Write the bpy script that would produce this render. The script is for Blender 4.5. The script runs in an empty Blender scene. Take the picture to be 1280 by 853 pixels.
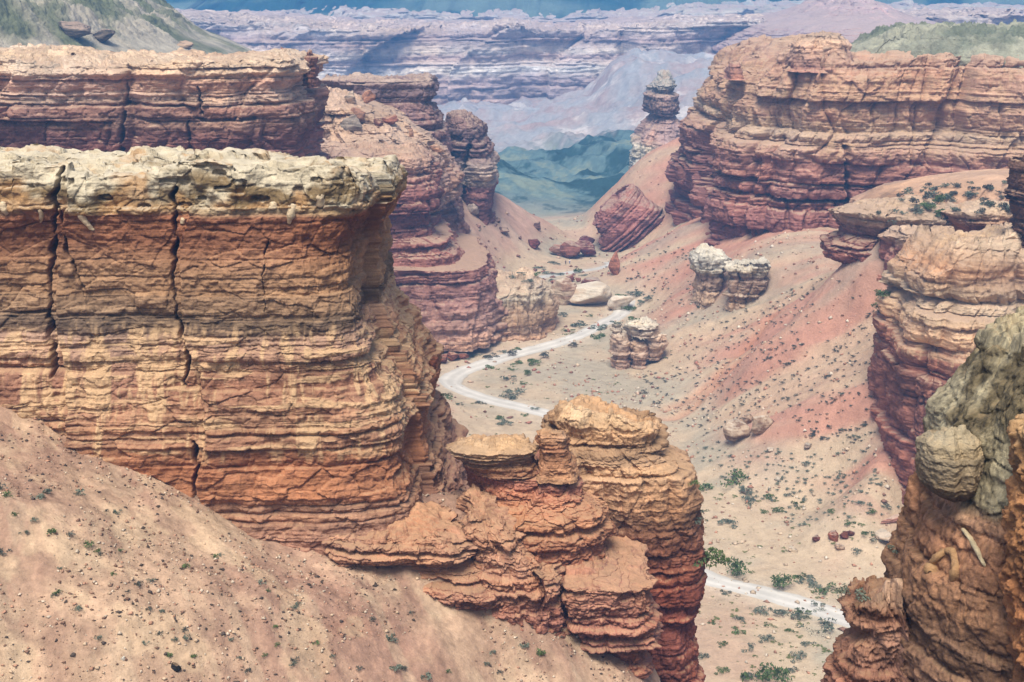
import bpy, math
import numpy as np
from mathutils import Matrix

scene = bpy.context.scene
C = scene.collection
f32 = np.float32

# ------------------------------------------------------------------ camera, sky, sun, exposure
F, CX, CY, H = 1778.0, 640.0, 426.5, 110.0        # focal length in photo pixels, centre, eye height
TH = math.radians(15.0)
cam_d = bpy.data.cameras.new('camera'); cam = bpy.data.objects.new('camera', cam_d); C.objects.link(cam)
cam_d.sensor_width = 36.0; cam_d.lens = 36.0 * F / 1280.0
cam_d.clip_start = 0.5; cam_d.clip_end = 20000
cam.location = (0, 0, H); cam.rotation_euler = (math.radians(90) - TH, 0, 0)
scene.camera = cam

SUN_EL, SUN_AZ = math.radians(60), math.radians(192)      # azimuth clockwise from +Y (north)
world = bpy.data.worlds.new('World'); scene.world = world; world.use_nodes = True
wt = world.node_tree; bg = wt.nodes['Background']
sky = wt.nodes.new('ShaderNodeTexSky'); sky.sky_type = 'NISHITA'; sky.sun_disc = False
sky.sun_elevation = SUN_EL; sky.sun_rotation = SUN_AZ; sky.dust_density = 4.0; sky.air_density = 1.0
hs = wt.nodes.new('ShaderNodeHueSaturation'); hs.inputs['Saturation'].default_value = 0.45   # thin high cloud
wt.links.new(sky.outputs[0], hs.inputs['Color']); wt.links.new(hs.outputs[0], bg.inputs[0]); bg.inputs[1].default_value = 0.075
sun_d = bpy.data.lights.new('sun', 'SUN'); sun_d.energy = 3.0; sun_d.angle = math.radians(26)
sun_d.color = (1.0, 0.93, 0.82)
sun = bpy.data.objects.new('sun', sun_d); C.objects.link(sun)
sun.rotation_euler = (math.pi/2 - SUN_EL, 0, -SUN_AZ + math.pi)   # beams travel away from the sun
sun.location = (0, 0, 300)
scene.view_settings.view_transform = 'Standard'; scene.view_settings.look = 'None'
scene.view_settings.gamma = 1; scene.view_settings.use_curve_mapping = False
scene.view_settings.exposure = 0.96
scene.render.engine = 'CYCLES'
scene.cycles.max_bounces = 4; scene.cycles.diffuse_bounces = 3; scene.cycles.volume_bounces = 1
scene.cycles.use_denoising = True

# ------------------------------------------------------------------ pixel -> place
CT, ST = math.cos(TH), math.sin(TH)
def P(px, py, Y):
    cx = (np.asarray(px, float) - CX) / F; cy = (CY - np.asarray(py, float)) / F
    t = Y / (CT + cy * ST)
    return cx * t, Y + 0 * t, H + (-ST + cy * CT) * t
def Pz(px, py, z):
    cx = (px - CX) / F; cy = (CY - py) / F
    t = (z - H) / (-ST + cy * CT)
    return cx * t, (CT + cy * ST) * t, z
def lin(c):
    c = np.asarray(c, float) / 255.0
    return np.where(c <= 0.04045, c / 12.92, ((c + 0.055) / 1.055) ** 2.4)
ALB = 0.66                                         # sunlit picture value -> base colour
def col(c): return lin(c) * ALB

# ------------------------------------------------------------------ noise
_r = np.random.RandomState(7)
_T = (_r.rand(64, 64, 64) * 2 - 1).astype(f32).ravel()
def vnoise(x, y, z):
    def sp(a):
        a = np.asarray(a, dtype=f32); i = np.floor(a); w = a - i; i = i.astype(np.int32)
        return i & 63, (i + 1) & 63, w * w * w * (w * (w * 6 - 15) + 10)
    x0, x1, u = sp(x); y0, y1, v = sp(y); z0, z1, w = sp(z)
    x0 = x0 << 12; x1 = x1 << 12; y0 = y0 << 6; y1 = y1 << 6
    a = _T[x0 + y0 + z0]; a = a + (_T[x1 + y0 + z0] - a) * u
    b = _T[x0 + y1 + z0]; b = b + (_T[x1 + y1 + z0] - b) * u
    c = _T[x0 + y0 + z1]; c = c + (_T[x1 + y0 + z1] - c) * u
    d = _T[x0 + y1 + z1]; d = d + (_T[x1 + y1 + z1] - d) * u
    a = a + (b - a) * v; c = c + (d - c) * v
    return a + (c - a) * w
def fbm(x, y, z, s, o=4, g=0.5, seed=0.0, ridged=False):
    r = 0; a = 1.0; k = 1.0 / s; tot = 0
    for i in range(o):
        n = vnoise(x * k + seed + i * 7.3, y * k + seed * 1.7 + i * 3.1, z * k + i * 5.7)
        if ridged: n = 1 - 2 * np.abs(n)
        r = r + n * a; tot += a; a *= g; k *= 2.07
    return r / tot
def h1(i, j=0, s=0):
    i = np.asarray(i, dtype=np.int64); j = np.asarray(j, dtype=np.int64)
    v = (i * 73856093) ^ (j * 19349663) ^ (s * 83492791 + 1013)
    v = (v ^ (v >> 13)) * 1274126177 & 0x7fffffff
    v = (v ^ (v >> 15)) * 668265263 & 0x7fffffff
    return ((v >> 7) & 0xffff).astype(f32) / 65535.0
def sm(a, b, x):
    t = np.clip((x - a) / (b - a), 0, 1); return t * t * (3 - 2 * t)

def rbf(pts):
    pts = np.array(pts, float); c = pts[:, :2]; S = 100.0
    def K(r2): return np.where(r2 > 1e-9, r2 * np.log(r2 + 1e-12) * 0.5, 0)
    n = len(c); d2 = ((c[:, None] - c[None]) ** 2).sum(-1) / S**2
    A = np.zeros((n + 3, n + 3)); A[:n, :n] = K(d2) + np.eye(n) * 0.002
    A[:n, n] = 1; A[:n, n+1:] = c / S; A[n, :n] = 1; A[n+1:, :n] = c.T / S
    w = np.linalg.solve(A, np.r_[pts[:, 2], 0, 0, 0])
    def f(x, y):
        x = np.asarray(x, float); y = np.asarray(y, float)
        r = w[n] + w[n+1] * x / S + w[n+2] * y / S
        for i in range(n):
            r = r + w[i] * K(((x - c[i, 0])**2 + (y - c[i, 1])**2) / S**2)
        return r
    return f

# ------------------------------------------------------------------ materials
def mat_rock(name, dust=(200, 170, 140), dust_amt=0.75, bump=0.25, scale=1.0, rough=0.95, speck=0.22, lay=1.0):
    m = bpy.data.materials.new(name); m.use_nodes = True; nt = m.node_tree; N = nt.nodes; L = nt.links
    b = N['Principled BSDF']; b.inputs['Roughness'].default_value = rough
    b.inputs['Specular IOR Level'].default_value = 0.15
    at = N.new('ShaderNodeAttribute'); at.attribute_name = 'Col'
    g = N.new('ShaderNodeNewGeometry'); tc = N.new('ShaderNodeTexCoord')
    def noise(s, det, stretch=None, rgh=0.6):
        n = N.new('ShaderNodeTexNoise'); n.inputs['Scale'].default_value = s; n.inputs['Detail'].default_value = det
        n.inputs['Roughness'].default_value = rgh
        if stretch:
            mp = N.new('ShaderNodeMapping'); mp.inputs['Scale'].default_value = stretch
            L.new(tc.outputs['Object'], mp.inputs[0]); L.new(mp.outputs[0], n.inputs['Vector'])
        else: L.new(tc.outputs['Object'], n.inputs['Vector'])
        return n
    n1 = noise(1.1 / scale, 8); n2 = noise(0.9 / scale, 7, (0.35, 0.35, 5.0)); n3 = noise(7.0 / scale, 4)
    def math_(op, a, bb, c=None):
        x = N.new('ShaderNodeMath'); x.operation = op
        for i, v in enumerate((a, bb, c)):
            if v is None: continue
            if isinstance(v, (int, float)): x.inputs[i].default_value = v
            else: L.new(v, x.inputs[i])
        return x.outputs[0]
    v = math_('MULTIPLY_ADD', n1.outputs[0], speck * 3.0, 1 - speck * 1.5)
    v2 = math_('MULTIPLY_ADD', n2.outputs[0], speck * 3.6 * lay, 1 - speck * 1.8 * lay)
    v3 = math_('MULTIPLY_ADD', n3.outputs[0], speck * 2.6, 1 - speck * 1.3)
    vv = math_('MULTIPLY', math_('MULTIPLY', v, v2), v3)
    cm = N.new('ShaderNodeVectorMath'); cm.operation = 'SCALE'
    L.new(at.outputs['Color'], cm.inputs[0]); L.new(vv, cm.inputs[3])
    sx = N.new('ShaderNodeSeparateXYZ'); L.new(g.outputs['Normal'], sx.inputs[0])
    up = math_('ADD', sx.outputs[2], math_('MULTIPLY_ADD', n1.outputs[0], 0.5, -0.25))
    mr = N.new('ShaderNodeMapRange'); mr.inputs[1].default_value = 0.66; mr.inputs[2].default_value = 0.95
    mr.inputs[4].default_value = dust_amt; L.new(up, mr.inputs[0])
    mx = N.new('ShaderNodeMix'); mx.data_type = 'RGBA'
    L.new(mr.outputs[0], mx.inputs[0]); L.new(cm.outputs[0], mx.inputs[6])
    dr = N.new('ShaderNodeMix'); dr.data_type = 'RGBA'
    d = col(dust); dr.inputs[6].default_value = (*(d * 0.82), 1); dr.inputs[7].default_value = (*(d * 1.15), 1)
    L.new(n3.outputs[0], dr.inputs[0]); L.new(dr.outputs[2], mx.inputs[7])
    L.new(mx.outputs[2], b.inputs['Base Color'])
    if bump:
        s = math_('ADD', math_('MULTIPLY', n1.outputs[0], 1.0), math_('MULTIPLY', n3.outputs[0], 0.35))
        s = math_('ADD', s, math_('MULTIPLY', n2.outputs[0], 0.8 * lay))
        bp = N.new('ShaderNodeBump'); bp.inputs['Strength'].default_value = 0.9; bp.inputs['Distance'].default_value = bump
        L.new(s, bp.inputs['Height']); L.new(bp.outputs[0], b.inputs['Normal'])
    return m
def mat_plain(name, c, var=0.25, rough=0.9, scale=3.0):
    m = bpy.data.materials.new(name); m.use_nodes = True; nt = m.node_tree; N = nt.nodes; L = nt.links
    b = N['Principled BSDF']; b.inputs['Roughness'].default_value = rough; b.inputs['Specular IOR Level'].default_value = 0.2
    n = N.new('ShaderNodeTexNoise'); n.inputs['Scale'].default_value = scale; n.inputs['Detail'].default_value = 4
    tc = N.new('ShaderNodeTexCoord'); L.new(tc.outputs['Object'], n.inputs['Vector'])
    oi = N.new('ShaderNodeObjectInfo')
    mx = N.new('ShaderNodeMix'); mx.data_type = 'RGBA'; c = np.array(c, float)
    mx.inputs[6].default_value = (*(c * (1 - var)), 1); mx.inputs[7].default_value = (*(c * (1 + var)), 1)
    a = N.new('ShaderNodeMath'); a.operation = 'MULTIPLY_ADD'; a.inputs[1].default_value = 0.6
    L.new(oi.outputs['Random'], a.inputs[0])
    mm = N.new('ShaderNodeMath'); mm.operation = 'SUBTRACT'; L.new(n.outputs[0], mm.inputs[0]); mm.inputs[1].default_value = 0.3
    L.new(mm.outputs[0], a.inputs[2])
    L.new(a.outputs[0], mx.inputs[0]); L.new(mx.outputs[2], b.inputs['Base Color'])
    return m

# ------------------------------------------------------------------ mesh out
def grid_faces(R, S, closed):
    i = np.arange(R - 1)[:, None]; j = np.arange(S if closed else S - 1)[None]
    jn = (j + 1) % S
    a = i * S + j; b = i * S + jn; c = (i + 1) * S + jn; d = (i + 1) * S + j
    return np.stack([a + 0*c, b, c, d], -1).reshape(-1, 4)
def make_mesh(name, V, Fq, colr=None, smooth=True):
    me = bpy.data.meshes.new(name); V = np.asarray(V, dtype=f32); Fq = np.asarray(Fq, dtype=np.int32)
    k = Fq.shape[1]
    me.vertices.add(len(V)); me.vertices.foreach_set('co', V.ravel())
    me.loops.add(Fq.size); me.loops.foreach_set('vertex_index', Fq.ravel())
    me.polygons.add(len(Fq)); me.polygons.foreach_set('loop_start', np.arange(0, Fq.size, k, dtype=np.int32))
    if smooth: me.polygons.foreach_set('use_smooth', np.ones(len(Fq), bool))
    if colr is not None:
        a = me.attributes.new('Col', 'FLOAT_COLOR', 'POINT')
        cc = np.ones((len(V), 4), f32); cc[:, :3] = np.clip(colr, 0.004, 0.85); a.data.foreach_set('color', cc.ravel())
    me.update(); return me
def tag(o, label=None, cat=None, group=None, kind=None):
    if label: o['label'] = label
    if cat: o['category'] = cat
    if group: o['group'] = group
    if kind: o['kind'] = kind
    return o
def link(name, me, m, parent=None):
    o = bpy.data.objects.new(name, me); C.objects.link(o)
    if m and not me.materials: me.materials.append(m)
    if parent: o.parent = parent; o.matrix_parent_inverse = Matrix.Identity(4)
    return o
def recentre(V):
    """origin at the thing's base"""
    V = np.asarray(V, float); lo = V.min(0); hi = V.max(0)
    return np.array([(lo[0]+hi[0])/2, (lo[1]+hi[1])/2, lo[2]])
def submesh(V, Fq, Cc, mask):
    idx = -np.ones(len(V), int); Fm = Fq[mask]; u = np.unique(Fm); idx[u] = np.arange(len(u))
    return V[u], idx[Fm], Cc[u]

# ------------------------------------------------------------------ layered rock
def layers(z, seed, th, jit=0.9):
    """bed index, 0..1 place within the bed, thickness: beds of uneven thickness"""
    rs = np.random.RandomState(seed); n = 800
    e = np.cumsum(th * (1 - jit * 0.8 + rs.rand(n) ** 3 * 3.2 * jit)) ; e = e - e[n // 2] + 40
    i = np.clip(np.searchsorted(e, z) - 1, 0, n - 2)
    t = (z - e[i]) / (e[i+1] - e[i])
    return i, t.astype(f32), (e[i+1] - e[i]).astype(f32)
def strata(x, y, z, s, seed, th, amp, joint=1.0, blockw=3.0, warp=0.35, groove=1.0):
    """how far the rock stands out at each point (m), and the bed index"""
    zz = z + fbm(x, y, z * 0.3, th * 12, 3, seed=seed) * th * warp * 2.5
    i, t, T = layers(zz, seed, th)
    r = h1(i, 0, seed); r = np.where(r > 0.5, 0.5 + (r - 0.5) ** 0.7 * 0.6, r)
    loc = vnoise(x / (th * 7) + i * 3.7, y / (th * 7) + i * 1.3, i * 0.77)
    d = amp * ((r - 0.5) * 1.5 + loc * 0.6)
    ed = np.minimum(t, 1 - t) * T                          # m to nearest bedding plane
    d -= amp * 0.95 * groove * np.exp(-ed / (0.07 * th + 0.02)) * (0.12 + h1(i, 3, seed) ** 2) * (0.6 + 0.8 * vnoise(x / (th * 4), y / (th * 4), i * 2.1))
    d += amp * 0.14 * (1 - (2 * t - 1) ** 2) - amp * 0.35 * (1 - t) * h1(i, 4, seed)
    bw = blockw * (0.6 + 1.5 * h1(i, 5, seed))
    hh = s / bw + h1(i, 9, seed) * 50 + 0.35 * vnoise(x / blockw, y / blockw, z / (th * 2))
    j = np.floor(hh); fr = hh - j
    k = (h1(i, j, seed + 11) - 0.5)
    has0 = h1(i, j, seed + 5) > 0.45; has1 = h1(i, j + 1, seed + 5) > 0.45
    e0 = np.where(has0, fr, 1) * bw; e1 = np.where(has1, 1 - fr, 1) * bw
    je = np.minimum(e0, e1)
    blend = sm(0, 0.16, fr) * sm(0, 0.16, 1 - fr)
    d += joint * amp * (0.55 * k * blend - 0.55 * np.exp(-je / (0.05 * blockw + 0.03)))
    return d.astype(f32), i

def cells(x, y, z, sx, sz, seed):
    """fractured blocks: a value per block (-1..1) and the distance to its crack (in block sizes)"""
    X, Y, Z = x / sx + 31.3, y / sx + 17.7, z / sz + 9.1
    i, j, k = np.floor(X).astype(np.int64), np.floor(Y).astype(np.int64), np.floor(Z).astype(np.int64)
    f1 = np.full(X.shape, 9, f32); f2 = f1.copy(); v = np.zeros(X.shape, f32)
    for a in (0, 1):
        for b in (0, 1):
            for c in (0, 1):
                ii, jj, kk = i + a, j + b, k + c
                h = ((ii * 73856093) ^ (jj * 19349663) ^ (kk * 83492791) ^ (seed * 2654435)) & 0x7fffffff
                h = ((h ^ (h >> 13)) * 1274126177) & 0x7fffffff; h = h ^ (h >> 15)
                r1 = (h & 255) / 255.0; r2 = ((h >> 8) & 255) / 255.0; r3 = ((h >> 16) & 255) / 255.0
                d = ((X - ii - (r1 - .5) * .8) ** 2 + (Y - jj - (r2 - .5) * .8) ** 2 + (Z - kk - (r3 - .5) * .8) ** 2).astype(f32)
                nw = d < f1; f2 = np.where(nw, f1, np.minimum(f2, d)); v = np.where(nw, (((h >> 5) & 1023) / 511.5 - 1).astype(f32), v); f1 = np.minimum(f1, d)
    return v, np.sqrt(f2) - np.sqrt(f1)

def seg_dist(x, z, poly):
    best = np.full(x.shape, 1e9, f32)
    for (a, b), (c, d) in zip(poly[:-1], poly[1:]):
        vx, vz = c - a, d - b; L2 = vx*vx + vz*vz + 1e-9
        t = np.clip(((x - a) * vx + (z - b) * vz) / L2, 0, 1)
        best = np.minimum(best, np.hypot(x - a - t * vx, z - b - t * vz))
    return best

def rock(name, Y, lev, depth, label, cat, pal, mat, n=3.0, slant=0.0, th=1.6, amp=0.7, joint=1.0, blockw=3.0,
         big=1.5, bigs=14.0, fine=0.25, fines=2.0, dome=0.6, topline=None, res=1.15, seed=1, dip=0.0, drips=None, cracks=None,
         capsplit=None, capmat=None, back_f=0.25, group=None, warp=0.12, bedvar=0.22, capn=1.0, parent=None, extra=None,
         ledge=1.0, kind=None, taper_back=1.0, gully=0.0, gullys=20.0, colfn=None, topfade=0.4, fine2=0.5, frontd=0.85, btilt=None, facet=1.0, jag=0.22, rim=0.5, frac=1.0, capr=1.0, grit=0.0, gain=None, ampz=None):
    """lev: rows (pyL, pxL, pyR, pxR) from the rim down, as seen; depth: half thickness (m)"""
    lev = [tuple(l) if len(l) == 4 else (l[0], l[1], l[0], l[2]) for l in lev]
    K = len(lev); fd = depth * frontd
    pxc = (lev[0][1] + lev[0][3]) / 2
    xl = np.zeros(K); xr = np.zeros(K); zl = np.zeros(K); zr = np.zeros(K); Wm = None
    for k, (a, b, c, d) in enumerate(lev):
        # slanted plan: the left and right ends stand at different distances
        yl, yr = Y, Y
        for _ in range(3):                                  # heights read on the front face, widths on the middle plane
            Z0 = P(b, a, yl - fd)[2]; Z1 = P(d, c, yr - fd)[2]
            X0 = (b - CX) / F * (yl * CT - (Z0 - H) * ST); X1 = (d - CX) / F * (yr * CT - (Z1 - H) * ST)
            if Wm is None: xc = (X0 + X1) / 2
            yl = Y + slant * (X0 - xc); yr = Y + slant * (X1 - xc)
        xl[k], xr[k], zl[k], zr[k] = X0, X1, Z0, Z1
        if Wm is None: Wm = 1
    pix = Y / F * 1.25 / res                                # metres per mesh step
    a0 = (xr - xl) / 2; hw = a0.max()
    # plan curve, evenly spaced where seen
    ph = np.linspace(math.pi * 0.5, math.pi * 2.5, 4001)
    ex = np.sign(np.cos(ph)) * np.abs(np.cos(ph)) ** (2 / n); ey = np.sign(np.sin(ph)) * np.abs(np.sin(ph)) ** (2 / n)
    rs = np.random.RandomState(seed + 500)                  # uneven, cornered outline in plan
    nk = int(np.clip(4 + 2 * (hw + depth) / (blockw * 2.5), 7, 60)); kx = np.sort(rs.rand(nk)) * 2 * math.pi; kv = rs.rand(nk) * 2 - 1; kw = rs.rand(nk) * 2 - 1
    pw = (ph - ph[0]); pl = np.interp(pw, kx, kv, period=2 * math.pi); pl2 = np.interp(pw, kx, kw, period=2 * math.pi)
    jj = min(1.0, 9.0 / depth) if depth > 9 else 1.0
    ey = ey * (1 + jag * jj * pl); ex = ex * (1 + min(0.035, 0.25 * th / hw) * pl2)
    dl = np.hypot(np.diff(ex) * hw, np.diff(ey) * depth)
    vis = np.where((ey[:-1] < 0.25), 1.0, back_f)
    cum = np.r_[0, np.cumsum(dl * vis)]; S = int(min(1500, max(40, cum[-1] / pix)))
    u = np.arange(S) / S * cum[-1]
    phs = np.interp(u, cum, ph); ux = np.interp(phs, ph, ex); uy = np.interp(phs, ph, ey)
    arc = np.interp(phs, ph, np.r_[0, np.cumsum(dl)])
    # levels, evenly spaced
    rl = []
    for k in range(K - 1):
        L = math.hypot(max(abs(zl[k+1] - zl[k]), abs(zr[k+1] - zr[k])), max(abs(xl[k+1]-xl[k]), abs(xr[k+1]-xr[k])))
        m = max(1, int(math.ceil(L / pix))); rl += list(k + np.arange(m) / m)
    rl = np.array(rl + [K - 1.0])
    if len(rl) > 1300: rl = np.interp(np.linspace(0, 1, 1300), np.linspace(0, 1, len(rl)), rl)
    kk = np.arange(K)
    def lv(a): return np.interp(rl, kk, a)
    XL, XR, ZL, ZR = lv(xl), lv(xr), lv(zl), lv(zr)
    ctr = (XL + XR) / 2; a = (XR - XL) / 2
    dz = np.abs(np.gradient((ZL + ZR) / 2)); da = np.abs(np.gradient(a)) + 1e-6
    steep = np.clip(dz / np.hypot(dz, da) * 1.15, 0.0, 1) ** 1.5
    wn = max(1, int(1.3 * th / pix)); ker = np.ones(2 * wn + 1) / (2 * wn + 1)
    steep = np.clip(np.convolve(np.pad(steep, wn, mode='edge'), ker, 'valid') * 1.15, 0, 1)
    bq = depth + (a - a[0]) * taper_back                    # thickness grows with the foot
    tt = np.linspace(0, 1, int(max(10, min(240, depth / pix * 0.6)))) ** 1.0
    # wall rows
    Xw = ctr[:, None] + a[:, None] * ux[None]; Yo = bq[:, None] * uy[None]
    fx = (ux[None] * 0.5 + 0.5)
    Zw = ZL[:, None] * (1 - fx) + ZR[:, None] * fx
    Wd = np.repeat(steep[:, None], S, 1); Tc = np.zeros_like(Xw)
    # cap rows, centre first
    sc = tt[:-1][:, None]
    Xc = ctr[0] + a[0] * ux[None] * sc; Yc = bq[0] * uy[None] * sc
    fxc = (ux[None] * sc * 0.5 + 0.5)
    Zc = ZL[0] * (1 - fxc) + ZR[0] * fxc + dome * (1 - sc ** 2.5)
    X = np.concatenate([Xc, Xw]); YY = np.concatenate([Yc, Yo]); Z = np.concatenate([Zc, Zw])
    W = np.concatenate([np.repeat(sc ** 4, S, 1) * Wd[0:1], Wd]); T = np.concatenate([1 - sc + 0 * Xc, Tc])
    rows = np.concatenate([-(1 - tt[:-1]), rl])
    YY = YY + slant * (X - xc)
    Rn, Sn = X.shape
    if topline:
        tp = np.array(topline, float)
        tx, _, tz = P(tp[:, 0], tp[:, 1], Y - fd)                # heights of the skyline at the plain distance
        if slant:
            for _ in range(4): tx, _, tz = P(tp[:, 0], tp[:, 1], Y - fd + slant * (tx - xc))
        zt = np.interp(X, tx, tz); z0 = ZL[0] * (1 - np.clip((X-xl[0])/(xr[0]-xl[0]), 0, 1)) + ZR[0] * np.clip((X-xl[0])/(xr[0]-xl[0]), 0, 1)
        zb = (ZL[-1] + ZR[-1]) / 2
        w = np.where(T > 0, 1.0, np.clip((Z - (z0 + (zb - z0) * topfade)) / (z0 - (z0 + (zb - z0) * topfade)), 0, 1))
        Z = Z + (zt - z0) * w
    if btilt is None: btilt = 0.75 * max(0, (H - Z[0].mean()) / (Y - fd))
    zt_ = ZL[0] * 0.5 + ZR[0] * 0.5; zb_ = ZL[-1] * 0.5 + ZR[-1] * 0.5
    Z = Z - btilt * np.maximum(YY - slant * (X - xc) + depth * 0.9, 0) * np.where(T > 0, 1.0, np.clip((Z - zb_) / (zt_ - zb_), 0, 1))
    if rim:                                                 # broken rim: steps and chips along the top edge
        zm = ZL[0] * 0.5 + ZR[0] * 0.5; wr = np.where(T > 0, 1.0, sm(zm - th * 2.5, zm, Z))
        xr_, yr_ = X.astype(f32), YY.astype(f32); q1 = vnoise(xr_ / (blockw * 1.3) + seed, yr_ / (blockw * 1.3), xr_ * 0); q2 = fbm(xr_, yr_, xr_ * 0, blockw * 0.45, 3, seed=seed + 71)
        Z = Z + rim * wr * (th * 0.55 * (np.floor(q1 * 2.5 + 0.5 + 0.35 * q2) / 1.5) + th * 0.55 * q2)
    nx, ny = ux * np.abs(ux) ** max(0, n - 2) / hw, uy * np.abs(uy) ** max(0, n - 2) / depth
    nl = np.hypot(nx, ny) + 1e-9; nx, ny = nx / nl, ny / nl
    Yw = YY + Y
    x = X.astype(f32); y = Yw.astype(f32); z = Z.astype(f32); s = np.repeat(arc[None].astype(f32), Rn, 0)
    d = big * fbm(x, y, z * 0.45, bigs, 3, seed=seed * 1.3)
    if gully:
        g = 1 - np.abs(vnoise(s / gullys + seed, z * 0.2 / gullys, s * 0 + seed)) * 2.2
        g2 = 1 - np.abs(vnoise(s / gullys * 2.3 + seed, z * 0.3 / gullys, s * 0 + seed + 9)) * 2.2
        d -= gully * (np.clip(g, 0, 1) ** 2 + 0.5 * np.clip(g2, 0, 1) ** 2)
    zs = z + dip * x
    am = np.clip(0.85 + 1.1 * fbm(x, y, z * 0.8, th * 7, 2, seed=seed + 77), 0.15, 1.8)
    d0, lg = strata(x, y, zs, s, seed + 20, th * 3.3, amp * 1.0, joint * 1.7, blockw * 2.3, warp * 0.5)
    d1, li = strata(x, y, zs, s, seed, th, amp, joint, blockw, warp)
    # broad angular facets: the wall stands in panels that turn at sharp corners
    bwf = blockw * 3.1; q = s / bwf + 0.5 * vnoise(z / (th * 9), s * 0 + seed, s * 0); jf = np.floor(q); ff = q - jf
    fc = (h1(jf, 1, seed + 61) * (1 - ff) + h1(jf, 2, seed + 61) * ff - 0.5) * big * 1.3 * facet
    d += fc
    d1 = d1 * am + d0 * facet * 0.8
    d2, lj = strata(x, y, zs, s, seed + 50, th * 0.28, amp * 0.30, joint * 0.8, blockw * 0.4, warp)
    fb = fbm(x, y, z, fines, 4, seed=seed + 3.3)
    w0 = 0.25 * th * vnoise(x / th, y / th, z / th + 5)
    if ampz:                                                # massive beds have few ledges, thin beds many
        az = np.array([(P(pxc, a_, Y - fd)[2], b_) for a_, b_ in ampz])[::-1]; am2 = np.interp(zs, az[:, 0], az[:, 1]); d1 = d1 * am2; d2 = d2 * am2
    v1, g1 = cells(x + w0, y + w0, z + w0 * 0.5, th * 1.5, th * 0.8, seed); v2, g2 = cells(x - w0, y, z + w0 * 0.3, th * 0.55, th * 0.33, seed + 7)
    d = d + (d1 + d2 * 0.55) * ledge + frac * amp * (0.34 * v1 - 0.22 * np.exp(-g1 / 0.06) + 0.15 * v2 - 0.10 * np.exp(-g2 / 0.10)) + fine * fb * 1.6
    d = d - 0.2 * big
    if grit: d = d + grit * (fbm(x, y, z, 0.32, 3, 0.7, seed=seed + 19) + 0.7 * cells(x, y, z, 0.26, 0.22, seed + 3)[0] * 0.5)
    if fine2: d = d + fine * fine2 * fbm(x, y, z, fines * 0.35, 2, ridged=True, seed=seed + 8.1)
    # colour of the rock itself
    pz = [P(pxc, p[0], Y - fd)[2] for p in pal][::-1]; pc = np.array([col(p[1]) for p in pal])[::-1]
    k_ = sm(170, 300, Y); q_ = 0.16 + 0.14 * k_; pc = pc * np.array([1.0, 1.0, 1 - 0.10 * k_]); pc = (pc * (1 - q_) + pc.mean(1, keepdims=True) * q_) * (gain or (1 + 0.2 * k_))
    zc = z + fbm(x, y, z, 8 * th, 2, seed=seed + 1) * th * 0.5
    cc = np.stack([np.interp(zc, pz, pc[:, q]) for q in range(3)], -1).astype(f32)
    r1 = (h1(li, 21, seed) - 0.5) * 2; r2 = (h1(lj, 23, seed) - 0.5) * 2
    mo = fbm(x, y, z, th * 3, 4, seed=seed + 5)
    cc *= (1 + bedvar * (r1 + 0.6 * r2) + 0.30 * mo + 0.10 * v1 + 0.08 * v2)[..., None]
    warm = (h1(li, 27, seed) - 0.5) * 0.12 + 0.18 * fbm(x, y, z, th * 5, 3, seed=seed + 15)
    cc[..., 0] *= 1 + warm * 0.5; cc[..., 2] *= 1 - warm * 0.8
    if drips:                                              # pale washed mud running down the face
        zt, zb, amt, dc = drips
        zt = P(pxc, zt, Y - fd)[2]; zb = P(pxc, zb, Y - fd)[2]
        m = sm(zb - 1, zb + 1, z) * (1 - sm(zt - 1, zt + 1, z))
        q = fbm(x * 1.0, y * 1.0, z * 0.13, 0.9, 4, 0.65, seed=seed + 31)
        q = sm(0.0, 0.34, q + 0.25 * fbm(x, y, z, 5, 2, seed=seed + 2)) * m
        e = fbm(x * 0.25, y * 0.25, z * 2.2, 1.3, 4, 0.6, seed=seed + 37)
        q = np.maximum(q, sm(0.10, 0.32, e) * m * 0.85) * amt
        cc = cc * (1 - q[..., None]) + col(dc).astype(f32) * q[..., None]
        d += q * 0.10
    if cracks:
        for poly, wd, dp in cracks:
            pts = [tuple(np.array(P(p[0], p[1], Y - depth * 0.97 + slant * (P(p[0], p[1], Y - depth)[0] - xc)))[[0, 2]]) for p in poly]
            xx = x + 0.22 * vnoise(x * 0, z * 1.1, x * 0 + 3) + 0.10 * vnoise(x * 0, z * 3.7, x * 0 + 8)
            q = np.exp(-(seg_dist(xx, z, pts) / (wd * (0.7 + 0.5 * vnoise(z * 0.9, z * 0, z * 0)))) ** 4)
            d -= dp * q * (uy < 0)[None]
    D = d * W
    Xf = x + nx[None] * D; Yf = y + ny[None] * D
    Zf = z + T * 0 + capn * (T > 0) * sm(0, 0.06, T) * (0.5 * fbm(x, y, z*0, 3.0 * max(1, th * .5), 4, seed=seed + 40) + 0.5*fbm(x, y, z*0, 12, 2, seed=seed + 44))
    Zf = Zf + 0.12 * fine * fbm(x, y, z, fines * 0.7, 2, seed=seed + 60) * 2
    Zf = Zf + capr * th * (T > 0) * sm(0, 0.04, T) * (0.22 * v1 + 0.16 * v2 - 0.12 * np.exp(-g1 / 0.08))
    if extra: Xf, Yf, Zf, cc = extra(Xf, Yf, Zf, cc, x, y, z, T, s, rows)
    if colfn is not None: cc = colfn(x, y, z, T, cc, li)
    V = np.stack([Xf, Yf, Zf], -1).reshape(-1, 3); Cc = cc.reshape(-1, 3); Fq = grid_faces(Rn, Sn, True)[:, ::-1]
    o0 = recentre(V)
    V = V - o0
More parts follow.
